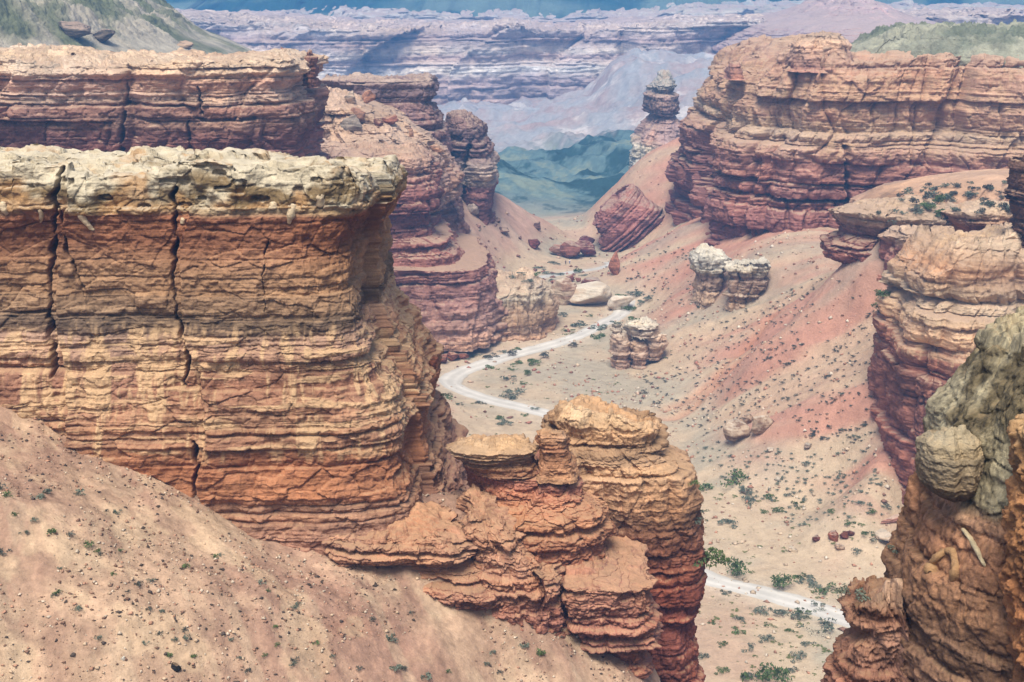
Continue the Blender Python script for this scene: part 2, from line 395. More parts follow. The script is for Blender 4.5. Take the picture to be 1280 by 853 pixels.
    if capsplit is not None:
        rr = int(np.searchsorted(rows, capsplit)); fm = np.zeros((Rn - 1, Sn), bool); fm[:rr] = True; fm = fm.ravel()
        e = bpy.data.objects.new(name, None); C.objects.link(e); e.location = o0
        v1, f1, c1 = submesh(V, Fq, Cc, ~fm); link('rock_wall', make_mesh('rock_wall', v1, f1, c1), mat, e)
        v1, f1, c1 = submesh(V, Fq, Cc, fm); link('caprock', make_mesh('caprock', v1, f1, c1), capmat or mat, e)
        tag(e, label, cat, group, kind); return e
    o = link(name, make_mesh(name, V, Fq, Cc), mat)
    o.location = o0; tag(o, label, cat, group, kind); return o

#@@SCENE
# ------------------------------------------------------------------ ground of the canyon
fl = []
for px, py in [(870,853),(1030,853),(700,853),(1000,760),(1180,853),(1280,900),(1000,700),(900,640),(860,600),(840,560),(780,520),(700,500),(690,470),(760,445),
               (740,400),(800,392),(690,350),(760,335),(600,500),(560,480),(620,560),(545,462),(640,440),(700,430),(560,600),(700,700),(1120,760)]:
    fl.append(Pz(px, py, 0))
fl += [Pz(700,328,-1), Pz(640,335,1), Pz(740,308,-4), Pz(780,325,-1)]
sl = [(1100,590,13),(1000,600,4),(1060,620,4),(1130,640,5),(1000,500,16),(900,500,6),(1090,480,23),(1090,560,15),(1060,400,29),(1000,400,24),(940,440,18),
      (960,312,30),(1030,350,36),(880,330,17),(840,292,19),(900,400,13),(1100,380,34),(860,460,4),(820,440,3),(850,350,10),(790,320,3),(1080,330,42),
      (1180,720,0),(1150,790,0),(1250,830,0),(1250,720,3),(960,560,8),(880,540,3),
      (500,395,9),(520,430,5),(540,440,2),(600,410,4),(590,270,19),(640,290,10),(680,300,4),(620,320,6),(600,330,9),(640,255,16),(700,285,4),
      (720,285,0),(745,260,8),(800,200,30),(780,240,18)]
cps = fl + [Pz(*p) for p in sl]
cps += [(120,215,4),(180,215,14),(110,265,14),(130,300,34),(200,280,42),(260,330,42),(260,450,34),(125,400,27),(170,410,30),(215,425,32),(150,370,33),(200,370,36),(200,150,25),(120,150,4),(60,120,0),(-20,120,0),(-60,330,25),(-120,330,40),(-120,420,45),
        (-60,470,40),(-30,520,32),(-80,250,20),(-150,150,30),(-200,600,60),(-60,620,30),(0,660,-10),(40,700,-18),(100,640,30),(160,600,50),(220,600,60),
        (-160,800,-10),(260,850,0),(-250,1050,-50),(400,1000,-20),(-500,900,0),(500,700,60),
        (-100,1350,-75),(200,1700,-30),(600,1700,0),(-200,1700,-60),(0,1500,-60),(-400,1400,-70),(500,1400,20),(0,2000,-70),(900,2000,-60),(-900,2000,-60),(0,60,0),(300,60,20),(-300,60,20)]
cps += [Pz(*p) for p in [(640,238,-6),(680,212,-2),(740,197,3),(800,192,8),(700,268,-22),(650,290,-30),(690,292,-32),(600,204,2),(560,208,4),(672,240,-24),(740,240,-14),
        (620,199,-44),(700,168,-28),(760,124,-4),(800,94,14),(850,66,28),(900,50,38),(1000,44,42),(700,188,-52),(790,178,-44),(850,140,-24),(900,100,2),(560,200,-62)]]
ground_rbf = rbf(cps)

def ctl(pts):                                            # a path on the canyon floor through picture points
    return np.array([Pz(a, b, 0.0)[:2] for a, b in pts])
def spline(P_, m=30):
    P_ = np.asarray(P_); Q = np.vstack([2*P_[0]-P_[1], P_, 2*P_[-1]-P_[-2]]); out = []
    for i in range(1, len(Q) - 2):
        t = np.linspace(0, 1, m, endpoint=False)[:, None]
        out.append(0.5*((2*Q[i]) + (-Q[i-1]+Q[i+1])*t + (2*Q[i-1]-5*Q[i]+4*Q[i+1]-Q[i+2])*t**2 + (-Q[i-1]+3*Q[i]-3*Q[i+1]+Q[i+2])*t**3))
    return np.vstack(out + [P_[-1:]])
road_main = spline(ctl([(1290,905),(1150,812),(1040,768),(960,742),(870,716),(780,672),(730,590),(715,545),(700,523),(660,511),(620,502),(590,493),(568,484),(563,474),
                        (580,461),(615,450),(650,441),(690,431),(730,418),(757,404),(776,391),(783,381)]), 40)
road_far = spline(ctl([(640,349),(665,347),(690,342),(720,337),(745,335),(765,330),(762,325)]), 20)
trail = spline(ctl([(700,345),(735,358),(765,368),(779,378),(783,381)]), 10)
def road_dist(x, y):
    best = np.full(np.shape(x), 1e9)
    for R in (road_main[::4], road_far[::4]):
        for (a, b), (c, d) in zip(R[:-1], R[1:]):
            vx, vy = c - a, d - b; t = np.clip(((x-a)*vx + (y-b)*vy) / (vx*vx+vy*vy+1e-9), 0, 1)
            best = np.minimum(best, np.hypot(x-a-t*vx, y-b-t*vy))
    return best
def ground_base(x, y):
    z = ground_rbf(x, y)
    far = sm(1500, 2200, y); z = z * (1 - far) + -70 * far
    fz = sm(950, 1100, y); z = np.where(z > 12, z * (1 - fz) + fz * (12 + 14 * np.tanh((z - 12) / 14)), z)
    z = np.where(z < 1, 0.4 * z, z - 0.6)
    return np.where(y < 545, np.maximum(z, -1.0), z)
def ground_z(x, y, z, rd):
    x = np.asarray(x, f32); y = np.asarray(y, f32)
    k = sm(3, 14, rd)
    slope = sm(1.5, 9, z)
    n = fbm(x, y, x * 0, 22, 3, seed=2) * (0.5 + 1.6 * slope)
    # rills run down the talus, that is roughly along the fall line of the right slope
    u = x * 0.87 - y * 0.5; v = x * 0.5 + y * 0.87
    rill = fbm(v, u * 0.16, x * 0, 9, 4, seed=12, ridged=True)
    n = n + slope * rill * 1.1
    n = n + fbm(x, y, x * 0, 3.0, 3, seed=6) * 0.16 + slope * sm(620, 300, y) * 0.5 * (1 - np.abs(vnoise(v / 3.1, u / 26, x * 0)) * 2)
    far = sm(640, 760, y) * sm(2000, 1500, y)
    n = n + far * (fbm(x, y, x * 0, 90, 6, 0.55, seed=16, ridged=True) * 13 + fbm(x + 0.4 * y, y, x * 0, 26, 4, seed=17, ridged=True) * 5 + fbm(x, y, x * 0, 9, 3, seed=18) * 1.6)
    return z + n * k
# two dry gullies cut near the foot of the slope (reddish banks)
gul = [spline(ctl([(835,512),(880,505),(920,494),(960,480)]), 12), spline(ctl([(800,522),(850,521),(885,513),(930,500)]), 12)]

NR, NC = 1380, 760
tY = np.linspace(0, 1, NR); Yr = 70 * (70.0 ** tY)        # 70 .. 4900 m
# more rows where the floor is seen
Yr = np.interp(np.linspace(0, 1, NR), [0, .05, .50, .70, .90, 1], [0, .2, .50, .62, .74, 1.0]); Yr = 70 * (70.0 ** Yr)
uu = np.linspace(-1, 1, NC); uu = np.sign(uu) * (0.55 * np.abs(uu) + 0.45 * np.abs(uu) ** 4)
Xg = uu[None] * (Yr[:, None] * 0.85 + 60); Yg = np.repeat(Yr[:, None], NC, 1)
def upsample(fn):                                        # evaluate on every 4th row and column, then fill in
    ri = np.unique(np.r_[np.arange(0, NR, 4), NR - 1]); ci = np.unique(np.r_[np.arange(0, NC, 4), NC - 1])
    A = fn(Xg[np.ix_(ri, ci)], Yg[np.ix_(ri, ci)])
    r = np.interp(np.arange(NR), ri, np.arange(len(ri))); i = np.minimum(r.astype(int), len(ri) - 2); w = (r - i)[:, None]
    A = A[i] * (1 - w) + A[i + 1] * w
    c = np.interp(np.arange(NC), ci, np.arange(len(ci))); j = np.minimum(c.astype(int), len(ci) - 2); w = (c - j)[None]
    return A[:, j] * (1 - w) + A[:, j + 1] * w
rd = upsample(road_dist); Zb = upsample(ground_base)
Zg = ground_z(Xg, Yg, Zb, rd)
def ground_col(x, y, z, rd):
    x = x.astype(f32); y = y.astype(f32)
    slope = sm(1.0, 10, z); rt = sm(20, 60, x - 0.0 * y)
    floor_c = col((214, 190, 160)); red = col((206, 148, 126)); pale = col((214, 192, 160)); grey = col((178, 170, 150)); pink = col((198, 156, 134))
    c = np.zeros(x.shape + (3,)) + floor_c
    n1 = fbm(x, y, x*0, 30, 4, seed=21); n2 = fbm(x, y, x*0, 9, 4, seed=22)
    def mix(c, k, m): return c * (1 - m[..., None]) + np.asarray(k) * m[..., None]
    c = mix(c, grey, sm(0.0, 0.5, n1 + 0.5 * n2) * 0.7)
    c = mix(c, pink, sm(0.05, 0.5, -n1 + 0.4 * n2) * 0.45)
    u = x * 0.87 - y * 0.5; v = x * 0.5 + y * 0.87
    st = fbm(v, u * 0.14, x*0, 7, 4, seed=25)
    c = mix(c, red, slope * sm(-0.5, 0.35, st + 0.5 * n1 + 0.35 * sm(8, 25, z) * rt) * 0.85)
    c = mix(c, pale, slope * sm(0.12, 0.45, fbm(v, u*0.2, x*0, 12, 4, seed=29)) * 0.6)
    c = mix(c, grey, slope * sm(0.22, 0.5, fbm(v, u*0.35, x*0, 16, 4, seed=33)) * 0.6)
    c = mix(c, col((196, 152, 134)), sm(10, -30, x) * sm(1, 6, z) * sm(520, 380, y) * 0.7)
    c = mix(c, col((205, 172, 152)), sm(400, 520, y) * slope * sm(30, 0, x) * 0.8)
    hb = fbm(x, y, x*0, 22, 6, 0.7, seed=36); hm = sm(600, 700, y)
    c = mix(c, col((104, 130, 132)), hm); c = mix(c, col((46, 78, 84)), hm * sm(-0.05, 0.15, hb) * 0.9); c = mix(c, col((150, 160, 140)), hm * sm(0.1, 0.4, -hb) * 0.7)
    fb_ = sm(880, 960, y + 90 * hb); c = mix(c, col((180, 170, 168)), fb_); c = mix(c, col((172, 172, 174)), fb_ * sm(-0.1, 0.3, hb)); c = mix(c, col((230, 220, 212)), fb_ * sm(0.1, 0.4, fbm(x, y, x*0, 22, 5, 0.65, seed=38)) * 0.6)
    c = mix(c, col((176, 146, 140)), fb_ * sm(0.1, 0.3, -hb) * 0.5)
    # bank beside the road, paler dust
    c = mix(c, col((222, 205, 182)), sm(9, 2, rd) * 0.6)
    c *= (1 + 0.12 * n2 + 0.10 * fbm(x, y, x*0, 1.5, 2, seed=41))[..., None]
    return c
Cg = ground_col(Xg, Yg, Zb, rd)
for gp in gul:
    dd = np.full(Xg.shape, 1e9)
    for (a, b), (c_, d_) in zip(gp[:-1:2], gp[2::2]):
        vx, vy = c_ - a, d_ - b; t = np.clip(((Xg-a)*vx + (Yg-b)*vy) / (vx*vx+vy*vy+1e-9), 0, 1)
        dd = np.minimum(dd, np.hypot(Xg-a-t*vx, Yg-b-t*vy))
    q = np.exp(-(dd / (2.2 + 0.8 * vnoise(Xg/4, Yg/4, Xg*0))) ** 2); Zg -= 1.0 * q
    Cg = Cg * (1 - q[..., None] * 0.5) + col((205, 140, 106)) * q[..., None] * 0.5
M_ground = mat_rock('canyon_floor_soil', dust_amt=0.0, bump=0.6, scale=3.0, speck=0.18, lay=0.0)
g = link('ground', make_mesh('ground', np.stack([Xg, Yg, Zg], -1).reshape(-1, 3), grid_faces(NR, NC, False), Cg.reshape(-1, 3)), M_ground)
tag(g, 'dusty beige and reddish floor and talus slopes of the canyon', 'ground', kind='structure')
def gz_fast(x, y):                                        # height of the ground sheet just built
    x = np.atleast_1d(np.asarray(x, float)); y = np.atleast_1d(np.asarray(y, float))
    r = np.interp(y, Yr, np.arange(NR)); i = np.clip(r.astype(int), 0, NR - 2); fr = r - i
    out = 0
    for di, w in ((0, 1 - fr), (1, fr)):
        us = x / (Yr[i + di] * 0.85 + 60); cI = np.interp(us, uu, np.arange(NC)); j = np.clip(cI.astype(int), 0, NC - 2); q = cI - j
        out = out + w * (Zg[i + di, j] * (1 - q) + Zg[i + di, j + 1] * q)
    return out

# road: a strip just above the floor
def strip(name, path, width, label, colr, cat, lift=0.06, m=13, tracks=True):
    seg = np.r_[0, np.cumsum(np.hypot(*np.diff(path, axis=0).T))]; n = int(seg[-1] / 0.7)
    s = np.linspace(0, seg[-1], n); p = np.stack([np.interp(s, seg, path[:, k]) for k in (0, 1)], -1)
    t = np.gradient(p, axis=0); t /= np.linalg.norm(t, axis=1)[:, None]; nn = np.stack([t[:, 1], -t[:, 0]], -1)
    v = np.linspace(-1, 1, m); wl = width / 2 * (1 + 0.12 * vnoise(s / 9, s * 0, s * 0) + 0.05 * vnoise(s / 2, s * 0, s * 0))
    X = p[:, 0:1] + nn[:, 0:1] * v[None] * wl[:, None]; Y = p[:, 1:2] + nn[:, 1:2] * v[None] * wl[:, None]
    Z = gz_fast(X.ravel(), Y.ravel()).reshape(X.shape); Z = np.maximum(Z, 0.3 * Z + 0.7 * Z[:, m//2:m//2+1]) + lift - 0.10 * np.abs(v[None]) ** 6
    c = np.zeros(X.shape + (3,)) + col(colr)
    if tracks:
        tr = np.exp(-((np.abs(v) - 0.42) / 0.16) ** 2); c *= (0.88 + 0.18 * tr)[None, :, None]
        c = c * (1 - 0.55 * (np.abs(v) > 0.9)[None, :, None]) + col((200, 184, 160)) * 0.55 * (np.abs(v) > 0.9)[None, :, None]
    c *= (1 + 0.1 * vnoise(X / 3, Y / 3, X * 0))[..., None]
    o = link(name, make_mesh(name, np.stack([X, Y, Z], -1).reshape(-1, 3), grid_faces(n, m, False)[:, ::-1], c.reshape(-1, 3)), M_road)
    tag(o, label, cat, kind='structure'); return o
M_road = mat_rock('gravel_road', dust_amt=0.0, bump=0.05, scale=0.8, speck=0.08, lay=0.0)
strip('road', road_main, 6.3, 'pale grey gravel track winding along the canyon floor', (230, 224, 214), 'road')
strip('road', road_far, 5.0, 'far end of the pale gravel track near the two walkers', (220, 216, 208), 'road')

# ------------------------------------------------------------------ near talus slope on the left
near_cp = [P(*p) for p in [(-150,500,112),(0,527,113),(120,560,114),(250,625,114),(330,668,113),(430,700,112),(540,750,111),(600,785,111),(700,805,112),(790,830,115),(850,862,119),
           (-150,853,84),(0,853,88),(200,853,91),(400,853,97),(600,853,104),(700,853,108),(0,700,97),(200,720,99),(400,770,102),(-150,680,92),
           (60,640,102),(130,740,95),(640,655,117),(600,615,124),(640,690,119),(700,745,118.5),(760,790,119),(820,832,119.5)]]
near_cp += [(x, y + 18, z + 1.5) for x, y, z in near_cp[:7]]
near_cp += [(-90,60,52),(-30,60,36),(-60,75,52),(0,80,36),(10,60,24),(-130,90,75),(-130,140,85),(-90,150,80)]
near_rbf = rbf(near_cp)
def near_z(x, y):
    x = np.asarray(x, f32); y = np.asarray(y, f32)
    z = near_rbf(x, y) + fbm(x, y, x*0, 9, 4, seed=51) * 1.2 + fbm(x, y, x*0, 1.2, 4, 0.6, seed=52) * 0.2
    u = x * 0.45 - y * 0.9; v = x * 0.9 + y * 0.45
    z = z + 0.5 * fbm(v, u * 0.2, x*0, 4, 3, seed=53)
    edge = 12.5 - 0.25 * np.maximum(118 - y, 0) - 0.7 * np.maximum(y - 119, 0); f_ = sm(0, 13, x - edge)
    return z * (1 - f_) + (-3) * f_
nx_, ny_ = 1100, 800
Xn = np.linspace(-75, 45, nx_)[None] + np.zeros((ny_, 1)); Yn = np.linspace(52, 140, ny_)[:, None] + np.zeros((1, nx_))
Zn = near_z(Xn, Yn)
def near_col(x, y):
    x = x.astype(f32); y = y.astype(f32)
    n1 = fbm(x, y, x*0, 14, 4, seed=61); n2 = fbm(x, y, x*0, 2.5, 4, seed=62); n3 = fbm(x, y, x*0, 5, 4, seed=63)
    c = np.zeros(x.shape + (3,)) + col((184, 146, 124))
    def mix(c, k, m): return c * (1 - m[..., None]) + np.asarray(k) * m[..., None]
    c = mix(c, col((198, 166, 138)), sm(-0.1, 0.5, n1 + n2 * 0.4) * 0.9)
    c = mix(c, col((178, 126, 100)), sm(0.05, 0.5, -n1 + n3 * 0.6) * 0.8)
    c = mix(c, col((204, 176, 144)), sm(0.22, 0.4, n3 + 0.3 * n2) * 0.6)
    c = mix(c, col((190, 180, 150)), sm(-6, 10, x) * sm(104, 94, y) * sm(-0.3, 0.4, n2 + n1) * 0.7)
    u = x * 0.45 - y * 0.9; v = x * 0.9 + y * 0.45
    c = mix(c, col((160, 124, 106)), sm(0.05, 0.35, fbm(v, u * 0.25, x*0, 3, 4, seed=67)) * 0.6); c = mix(c, col((206, 180, 150)), sm(0.12, 0.4, fbm(v, u * 0.4, x*0, 1.6, 4, seed=68)) * 0.45)
    c *= (1 + 0.30 * n2 + 0.28 * fbm(x, y, x*0, 0.4, 3, 0.7, seed=66))[..., None]
    return c
M_near = mat_rock('near_talus_soil', dust_amt=0.0, bump=0.2, scale=1.2, speck=0.22, lay=0.0)
o = link('slope', make_mesh('slope', np.stack([Xn, Yn, Zn], -1).reshape(-1, 3), grid_faces(ny_, nx_, False), near_col(Xn, Yn).reshape(-1, 3)), M_near)
tag(o, 'sandy talus slope below the big layered cliff', 'slope', kind='structure')

# ------------------------------------------------------------------ rock materials
M_orange = mat_rock('orange_sandstone', dust=(205, 168, 130), dust_amt=0.5, bump=0.22, scale=1.15, speck=0.26)
M_cap = mat_rock('pale_caprock', dust=(226, 214, 190), dust_amt=0.5, bump=0.22, scale=1.0, speck=0.28, lay=0.6)
M_mid = mat_rock('red_sandstone_mid', dust=(208, 176, 148), dust_amt=0.8, bump=0.7, scale=3.2, speck=0.24)
M_far = mat_rock('red_sandstone_far', dust=(200, 172, 150), dust_amt=0.8, bump=1.0, scale=4.5, speck=0.22)
M_haze = mat_rock('distant_rock', dust=(205, 180, 165), dust_amt=0.85, bump=3, scale=13, speck=0.24)
M_pale = mat_rock('pale_boulder_rock', dust=(236, 222, 200), dust_amt=0.5, bump=0.5, scale=2.5, speck=0.2)
M_congl = mat_rock('coarse_conglomerate', dust=(190, 160, 120), dust_amt=0.3, bump=0.13, scale=0.55, speck=0.30, lay=0.4)
M_hill2 = mat_rock('distant_hill_soil', dust_amt=0.0, bump=3.0, scale=9, speck=0.2, lay=0.0)
M_hill = mat_rock('scrub_hill_soil', dust_amt=0.0, bump=1.2, scale=4, speck=0.26, lay=0.0)

# ------------------------------------------------------------------ A: the big near cliff
def main_cap(Xf, Yf, Zf, cc, x, y, z, T, s, rows):
    # lobed pale caprock: bulges, pits and a whitish crust
    r = rows[:, None] + 0 * x
    cap = sm(3.0, 2.6, r)
    lob = fbm(x, y, z * 1.5, 4.5, 3, seed=71)
    Yf = Yf - cap * (T < 1) * (lob * 1.3) * sm(-1, -0.7, r)
    pit = np.clip(0.35 - np.abs(vnoise(x / 1.6, y / 1.6, z / 0.7 + 5) - 0.62), 0, 1) * 2.2
    pit *= (vnoise(x / 1.6, y / 1.6, z / 0.7 + 5) > 0.45)
    Yf = Yf + cap * pit * 0.8; Zf = Zf - cap * pit * 0.25 * (T > 0)
    Zf = Zf + sm(0.02, 0.2, T) * lob * 0.8
    w = sm(-0.25, 0.35, fbm(x, y, z * 2, 2.2, 4, seed=75) + 0.55 * sm(1.6, -0.2, r) - 0.12)
    capc = col((216, 202, 174)) * w[..., None] + col((140, 118, 84)) * (1 - w[..., None])
    ow = sm(-0.1, 0.3, fbm(x, y, z, 3.5, 4, seed=78) + 0.5 * sm(0.8, 2.6, r) - 0.1)[..., None] * 0.75; capc = capc * (1 - ow) + col((196, 152, 104)) * ow
    capc = capc * (1 + 0.25 * fbm(x, y, z, 0.6, 3, seed=76))[..., None]
    cc = cc * (1 - cap[..., None]) + capc * cap[..., None]
    return Xf, Yf, Zf, cc
Lp = [(214,488,0),(236,500,0),(256,497,0),(263,491,0),(300,474,0),(392,480,0),(408,484,0),(424,490,0),(434,500,0),(446,502,0),(456,514,0),(470,516,0),(486,522,0),(496,530,0),(512,532,0),(522,540,0),(560,541,0),(568,538,0),(588,540,0),(602,552,0),(640,556,0),(656,568,0),(700,580,0),(770,612,0),(900,690,0)]
A_lev = [(py, -230 - (py - 214) * 0.1, py, xr) for py, xr, _ in Lp]
crA = [([(68,215),(60,300),(57,380),(66,470)], 0.30, 2.4), ([(68,262),(80,310),(106,362)], 0.18, 1.4), ([(214,238),(216,300),(216,380),(232,440),(233,480)], 0.24, 2.6),
       ([(249,545),(256,620)], 0.2, 2.0), ([(332,300),(330,390)], 0.07, 0.7)]
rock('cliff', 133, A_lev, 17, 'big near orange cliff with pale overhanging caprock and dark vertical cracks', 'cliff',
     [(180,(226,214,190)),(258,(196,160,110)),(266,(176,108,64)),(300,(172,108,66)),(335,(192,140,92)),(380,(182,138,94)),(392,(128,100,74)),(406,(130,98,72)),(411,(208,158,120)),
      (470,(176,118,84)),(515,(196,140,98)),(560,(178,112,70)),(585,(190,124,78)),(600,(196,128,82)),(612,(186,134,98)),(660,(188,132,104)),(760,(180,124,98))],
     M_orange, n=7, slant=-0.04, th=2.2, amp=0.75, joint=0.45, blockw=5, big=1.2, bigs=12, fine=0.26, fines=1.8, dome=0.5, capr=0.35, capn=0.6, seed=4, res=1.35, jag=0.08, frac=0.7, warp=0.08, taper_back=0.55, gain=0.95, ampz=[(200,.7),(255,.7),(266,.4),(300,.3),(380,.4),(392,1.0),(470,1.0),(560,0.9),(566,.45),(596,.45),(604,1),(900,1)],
     drips=(402,550,0.85,(228,190,146)), cracks=crA, capsplit=2.9, capmat=M_cap, extra=main_cap, bedvar=0.10)

# B: the stepped middle rock with a flat table on top
rock('rock', 121, [(556,570,664),(562,558,672),(578,572,664),(590,588,668),(596,590,674)], 3.0, 'flat sandstone table perched on a pinkish neck left of the tall butte', 'rock',
     [(548,(222,186,140)),(575,(176,128,86)),(596,(150,100,70))], M_orange, th=0.5, amp=0.3, joint=0.3, blockw=2, big=0.4, bigs=5, fine=0.15, fines=1, dome=0.5, capr=1.8, seed=5, slant=-0.1, res=1.3)
rock('rock_buttress', 124, [(575,585,590,712),(592,590,604,722),(604,588,616,728),(622,586,622,734),(640,572,636,756),(664,566,656,764),(700,560,700,762),(740,570,740,765),(780,580,790,770),(900,590,930,780)],
     5.5, 'orange layered buttress with undercut ledges below the flat table rock', 'cliff',
     [(570,(204,150,110)),(600,(190,118,92)),(640,(196,136,94)),(665,(176,112,76)),(700,(184,110,74)),(780,(176,112,82))], M_orange, n=2.6, th=1.3, amp=0.9, joint=0.4, blockw=4, big=1.0, bigs=6,
     fine=0.22, fines=1.2, dome=0.7, capr=1.8, seed=6, slant=-0.15, dip=0.03, res=1.3)
rock('rock', 119.5, [(541,674,706),(548,672,710),(560,678,706),(575,676,714),(600,670,722)], 1.7, 'small stacked knob between the table rock and the tall butte', 'rock',
     [(540,(214,160,112)),(560,(180,120,80)),(600,(204,150,104))], M_orange, th=0.5, amp=0.25, joint=0.3, blockw=1.5, big=0.25, bigs=3, fine=0.12, fines=1, dome=0.3, seed=7, res=1.3)
# C: the tall butte
rock('butte', 131, [(524,692,820),(534,684,826),(556,690,822),(562,680,812),(578,682,846),(596,690,852),(640,700,858),(660,702,866),(700,704,868),(760,706,872),(766,706,864),(800,708,870),(860,712,872),(1000,720,884),(1700,720,900)],
     6.5, 'tall layered orange and red butte rising from the canyon floor in front of the road', 'butte',
     [(510,(226,190,144)),(535,(206,160,112)),(560,(160,120,82)),(575,(218,170,122)),(620,(190,140,98)),(640,(140,98,68)),(670,(176,112,80)),(720,(158,84,60)),(780,(150,78,56)),(900,(170,96,70))],
     M_orange, n=4.6, frac=0.55, warp=0.07, jag=0.1, th=1.5, amp=0.75, joint=0.9, blockw=3.0, big=0.7, bigs=8, fine=0.22, fines=1.3, dome=0.3, seed=8, slant=0.0,
     topline=[(680,520),(700,513),(740,514),(800,522),(822,528)], res=1.3, topfade=0.12, gully=0.5, gullys=6)
# slabs and lumps stepping down the foot of the cliff
for nm, Y, lv_, dp, lab, sd in [
    ('rock_ledge', 118.5, [(708,700,716,760),(716,692,730,816),(735,690,760,824),(760,700,790,820),(790,720,812,812),(850,730,870,800)], 3.6, 'slanting layered slab sticking out in front of the tall butte', 9),
    ('rock_ledge', 116.5, [(690,600,708,672),(700,592,716,700),(728,590,738,708),(752,596,770,690),(785,610,800,705),(850,620,860,700)], 3.4, 'rounded sandstone lump at the foot of the buttress', 10),
    ('rock_ledge', 116.2, [(660,400,672,578),(674,392,684,592),(690,400,696,598),(704,440,708,588),(712,436,722,622),(728,440,740,650),(744,450,752,652),(756,480,764,632),(776,500,780,644),(850,520,850,640)], 3.4, 'undercut sandstone shelf at the right foot of the big near cliff', 11),
    ('rock_ledge', 114.5, [(740,640,748,690),(752,618,760,708),(770,620,784,712),(786,640,796,706),(850,650,850,700)], 2.4, 'small dark undercut ledge low on the near talus', 12),
    ('rock_ledge', 117.0, [(640,585,655,625),(655,580,672,650),(690,585,700,676),(720,590,730,690),(800,600,800,700)], 2.6, 'smooth rock step between the big near cliff and the buttress', 13)]:
    rock(nm, Y, lv_, dp, lab, 'rock', [(600,(204,150,112)),(700,(196,136,98)),(760,(184,116,88))], M_orange, n=4.0, th=0.9, amp=0.7, joint=0.5, blockw=2.2, big=0.8, bigs=3.5, jag=0.3, btilt=-0.12, rim=0.4, capr=1.1, capn=0.8,
         fine=0.2, fines=1.1, dome=0.2, seed=sd, slant=-0.1, dip=0.05, res=1.3)

# D: right foreground pillar
def dcol(x, y, z, T, cc, li):
    zt = P(1200, 610, 58)[2]
    w = sm(zt - 0.8, zt + 0.5, z + 0.5 * vnoise(x / 1.2, y / 1.2, z / 2) + 0.10 * (x - 20))
    n = fbm(x, y, z, 1.0, 4, seed=91)
    gr = 0.9 * fbm(x, y, z, 0.22, 3, 0.8, seed=93); olive = col((178, 166, 136)) * (1 + 0.5 * n + gr)[..., None]; dark = col((112, 100, 76)) * (1 + 0.6 * n + gr)[..., None]
    k = sm(-0.1, 0.4, fbm(x, y, z, 2.5, 3, seed=92) + 0.8 * (T > 0) + 0.0)[..., None]
    cap = olive * k + dark * (1 - k)
    return cc * (1 + 0.7 * gr)[..., None] * (1 - w[..., None]) + cap * w[..., None]
rock('rock_pillar', 60, [(468,1246,462,1420),(492,1222,480,1424),(530,1190,530,1430),(590,1174,600,1430),(640,1162,640,1430),(700,1144,700,1430),(760,1130,760,1430),(860,1124,860,1440),(1000,1118,1000,1450),(2400,1080,2400,1500)],
     5.0, 'near orange conglomerate pillar with dark lichened top at the right', 'rock pillar',
     [(440,(176,164,118)),(600,(150,116,76)),(625,(184,132,90)),(690,(178,124,86)),(730,(150,108,76)),(800,(130,94,66)),(900,(164,116,80))], M_congl, n=2.6, th=1.5, amp=0.30, joint=0.3, blockw=2.2,
     big=0.6, bigs=3.5, fine=0.20, fines=1.1, dome=0.9, seed=14, colfn=dcol, topline=[(1180,520),(1210,487),(1235,474),(1290,446),(1430,440)], topfade=0.16, res=1.3, fine2=0.3, frac=1.2, jag=0.05, facet=0.4, grit=0.05, gain=1.2)
rock('rock', 57.5, [(542,1165,1212),(556,1150,1228),(580,1148,1233),(606,1150,1228),(622,1164,1216),(628,1176,1206)], 1.15, 'rounded pebbly knob bulging from the side of the near pillar', 'rock',
     [(530,(178,162,130)),(590,(160,136,102)),(630,(116,92,66))], M_congl, n=2.2, th=0.8, amp=0.03, joint=0.1, rim=0.1, frac=3, grit=0.05, blockw=1.2, big=0.15, bigs=1.5, fine=0.08, fines=0.6, dome=0.25, seed=15, res=1.3)
rock('rock_block', 61, [(752,1066,742,1122),(760,1056,756,1128),(782,1060,780,1130),(796,1066,790,1130),(812,1054,806,1130),(860,1044,860,1135),(1000,1024,1000,1140),(2400,1000,2400,1160)], 2.2,
     'low reddish rock block with crumbly top left of the near pillar', 'rock', [(742,(214,174,138)),(770,(150,98,70)),(800,(204,150,120)),(860,(170,112,84))], M_congl, n=2.6, th=1.0, amp=0.2, joint=0.4, grit=0.05,
     blockw=2, big=0.4, bigs=2, fine=0.28, fines=0.7, dome=0.3, seed=16, res=1.3, topfade=0.05)
rock('rock_pillar', 52, [(520,1290,500,1420),(545,1272,540,1430),(600,1274,600,1430),(660,1268,660,1430),(760,1262,760,1430),(900,1268,900,1440),(2500,1260,2500,1480)], 1.8,
     'narrow orange rock rib cut off by the right edge of the view', 'rock pillar', [(500,(214,180,130)),(600,(206,146,86)),(760,(196,130,76)),(900,(190,130,80))], M_congl, n=2.4, th=1.2, grit=0.05, amp=0.15, joint=0.3,
     blockw=2, big=0.4, bigs=2.5, fine=0.28, fines=0.6, dome=0.4, seed=17, res=1.2)
rock('boulder', 36, [(828,1252,812,1340),(842,1222,838,1360),(900,1200,900,1380),(3200,1150,3200,1400)], 1.3, 'pale grey rock in the bottom right corner', 'rock',
     [(820,(232,228,214)),(900,(190,180,160))], mat_rock('grey_rock', dust=(230,226,212), dust_amt=0.7, bump=0.05, scale=0.12, speck=0.25, lay=0.3), n=2.2, th=0.4, amp=0.06, big=0.1, bigs=1, fine=0.08, fines=0.4, dome=0.2, seed=18, res=1.2)

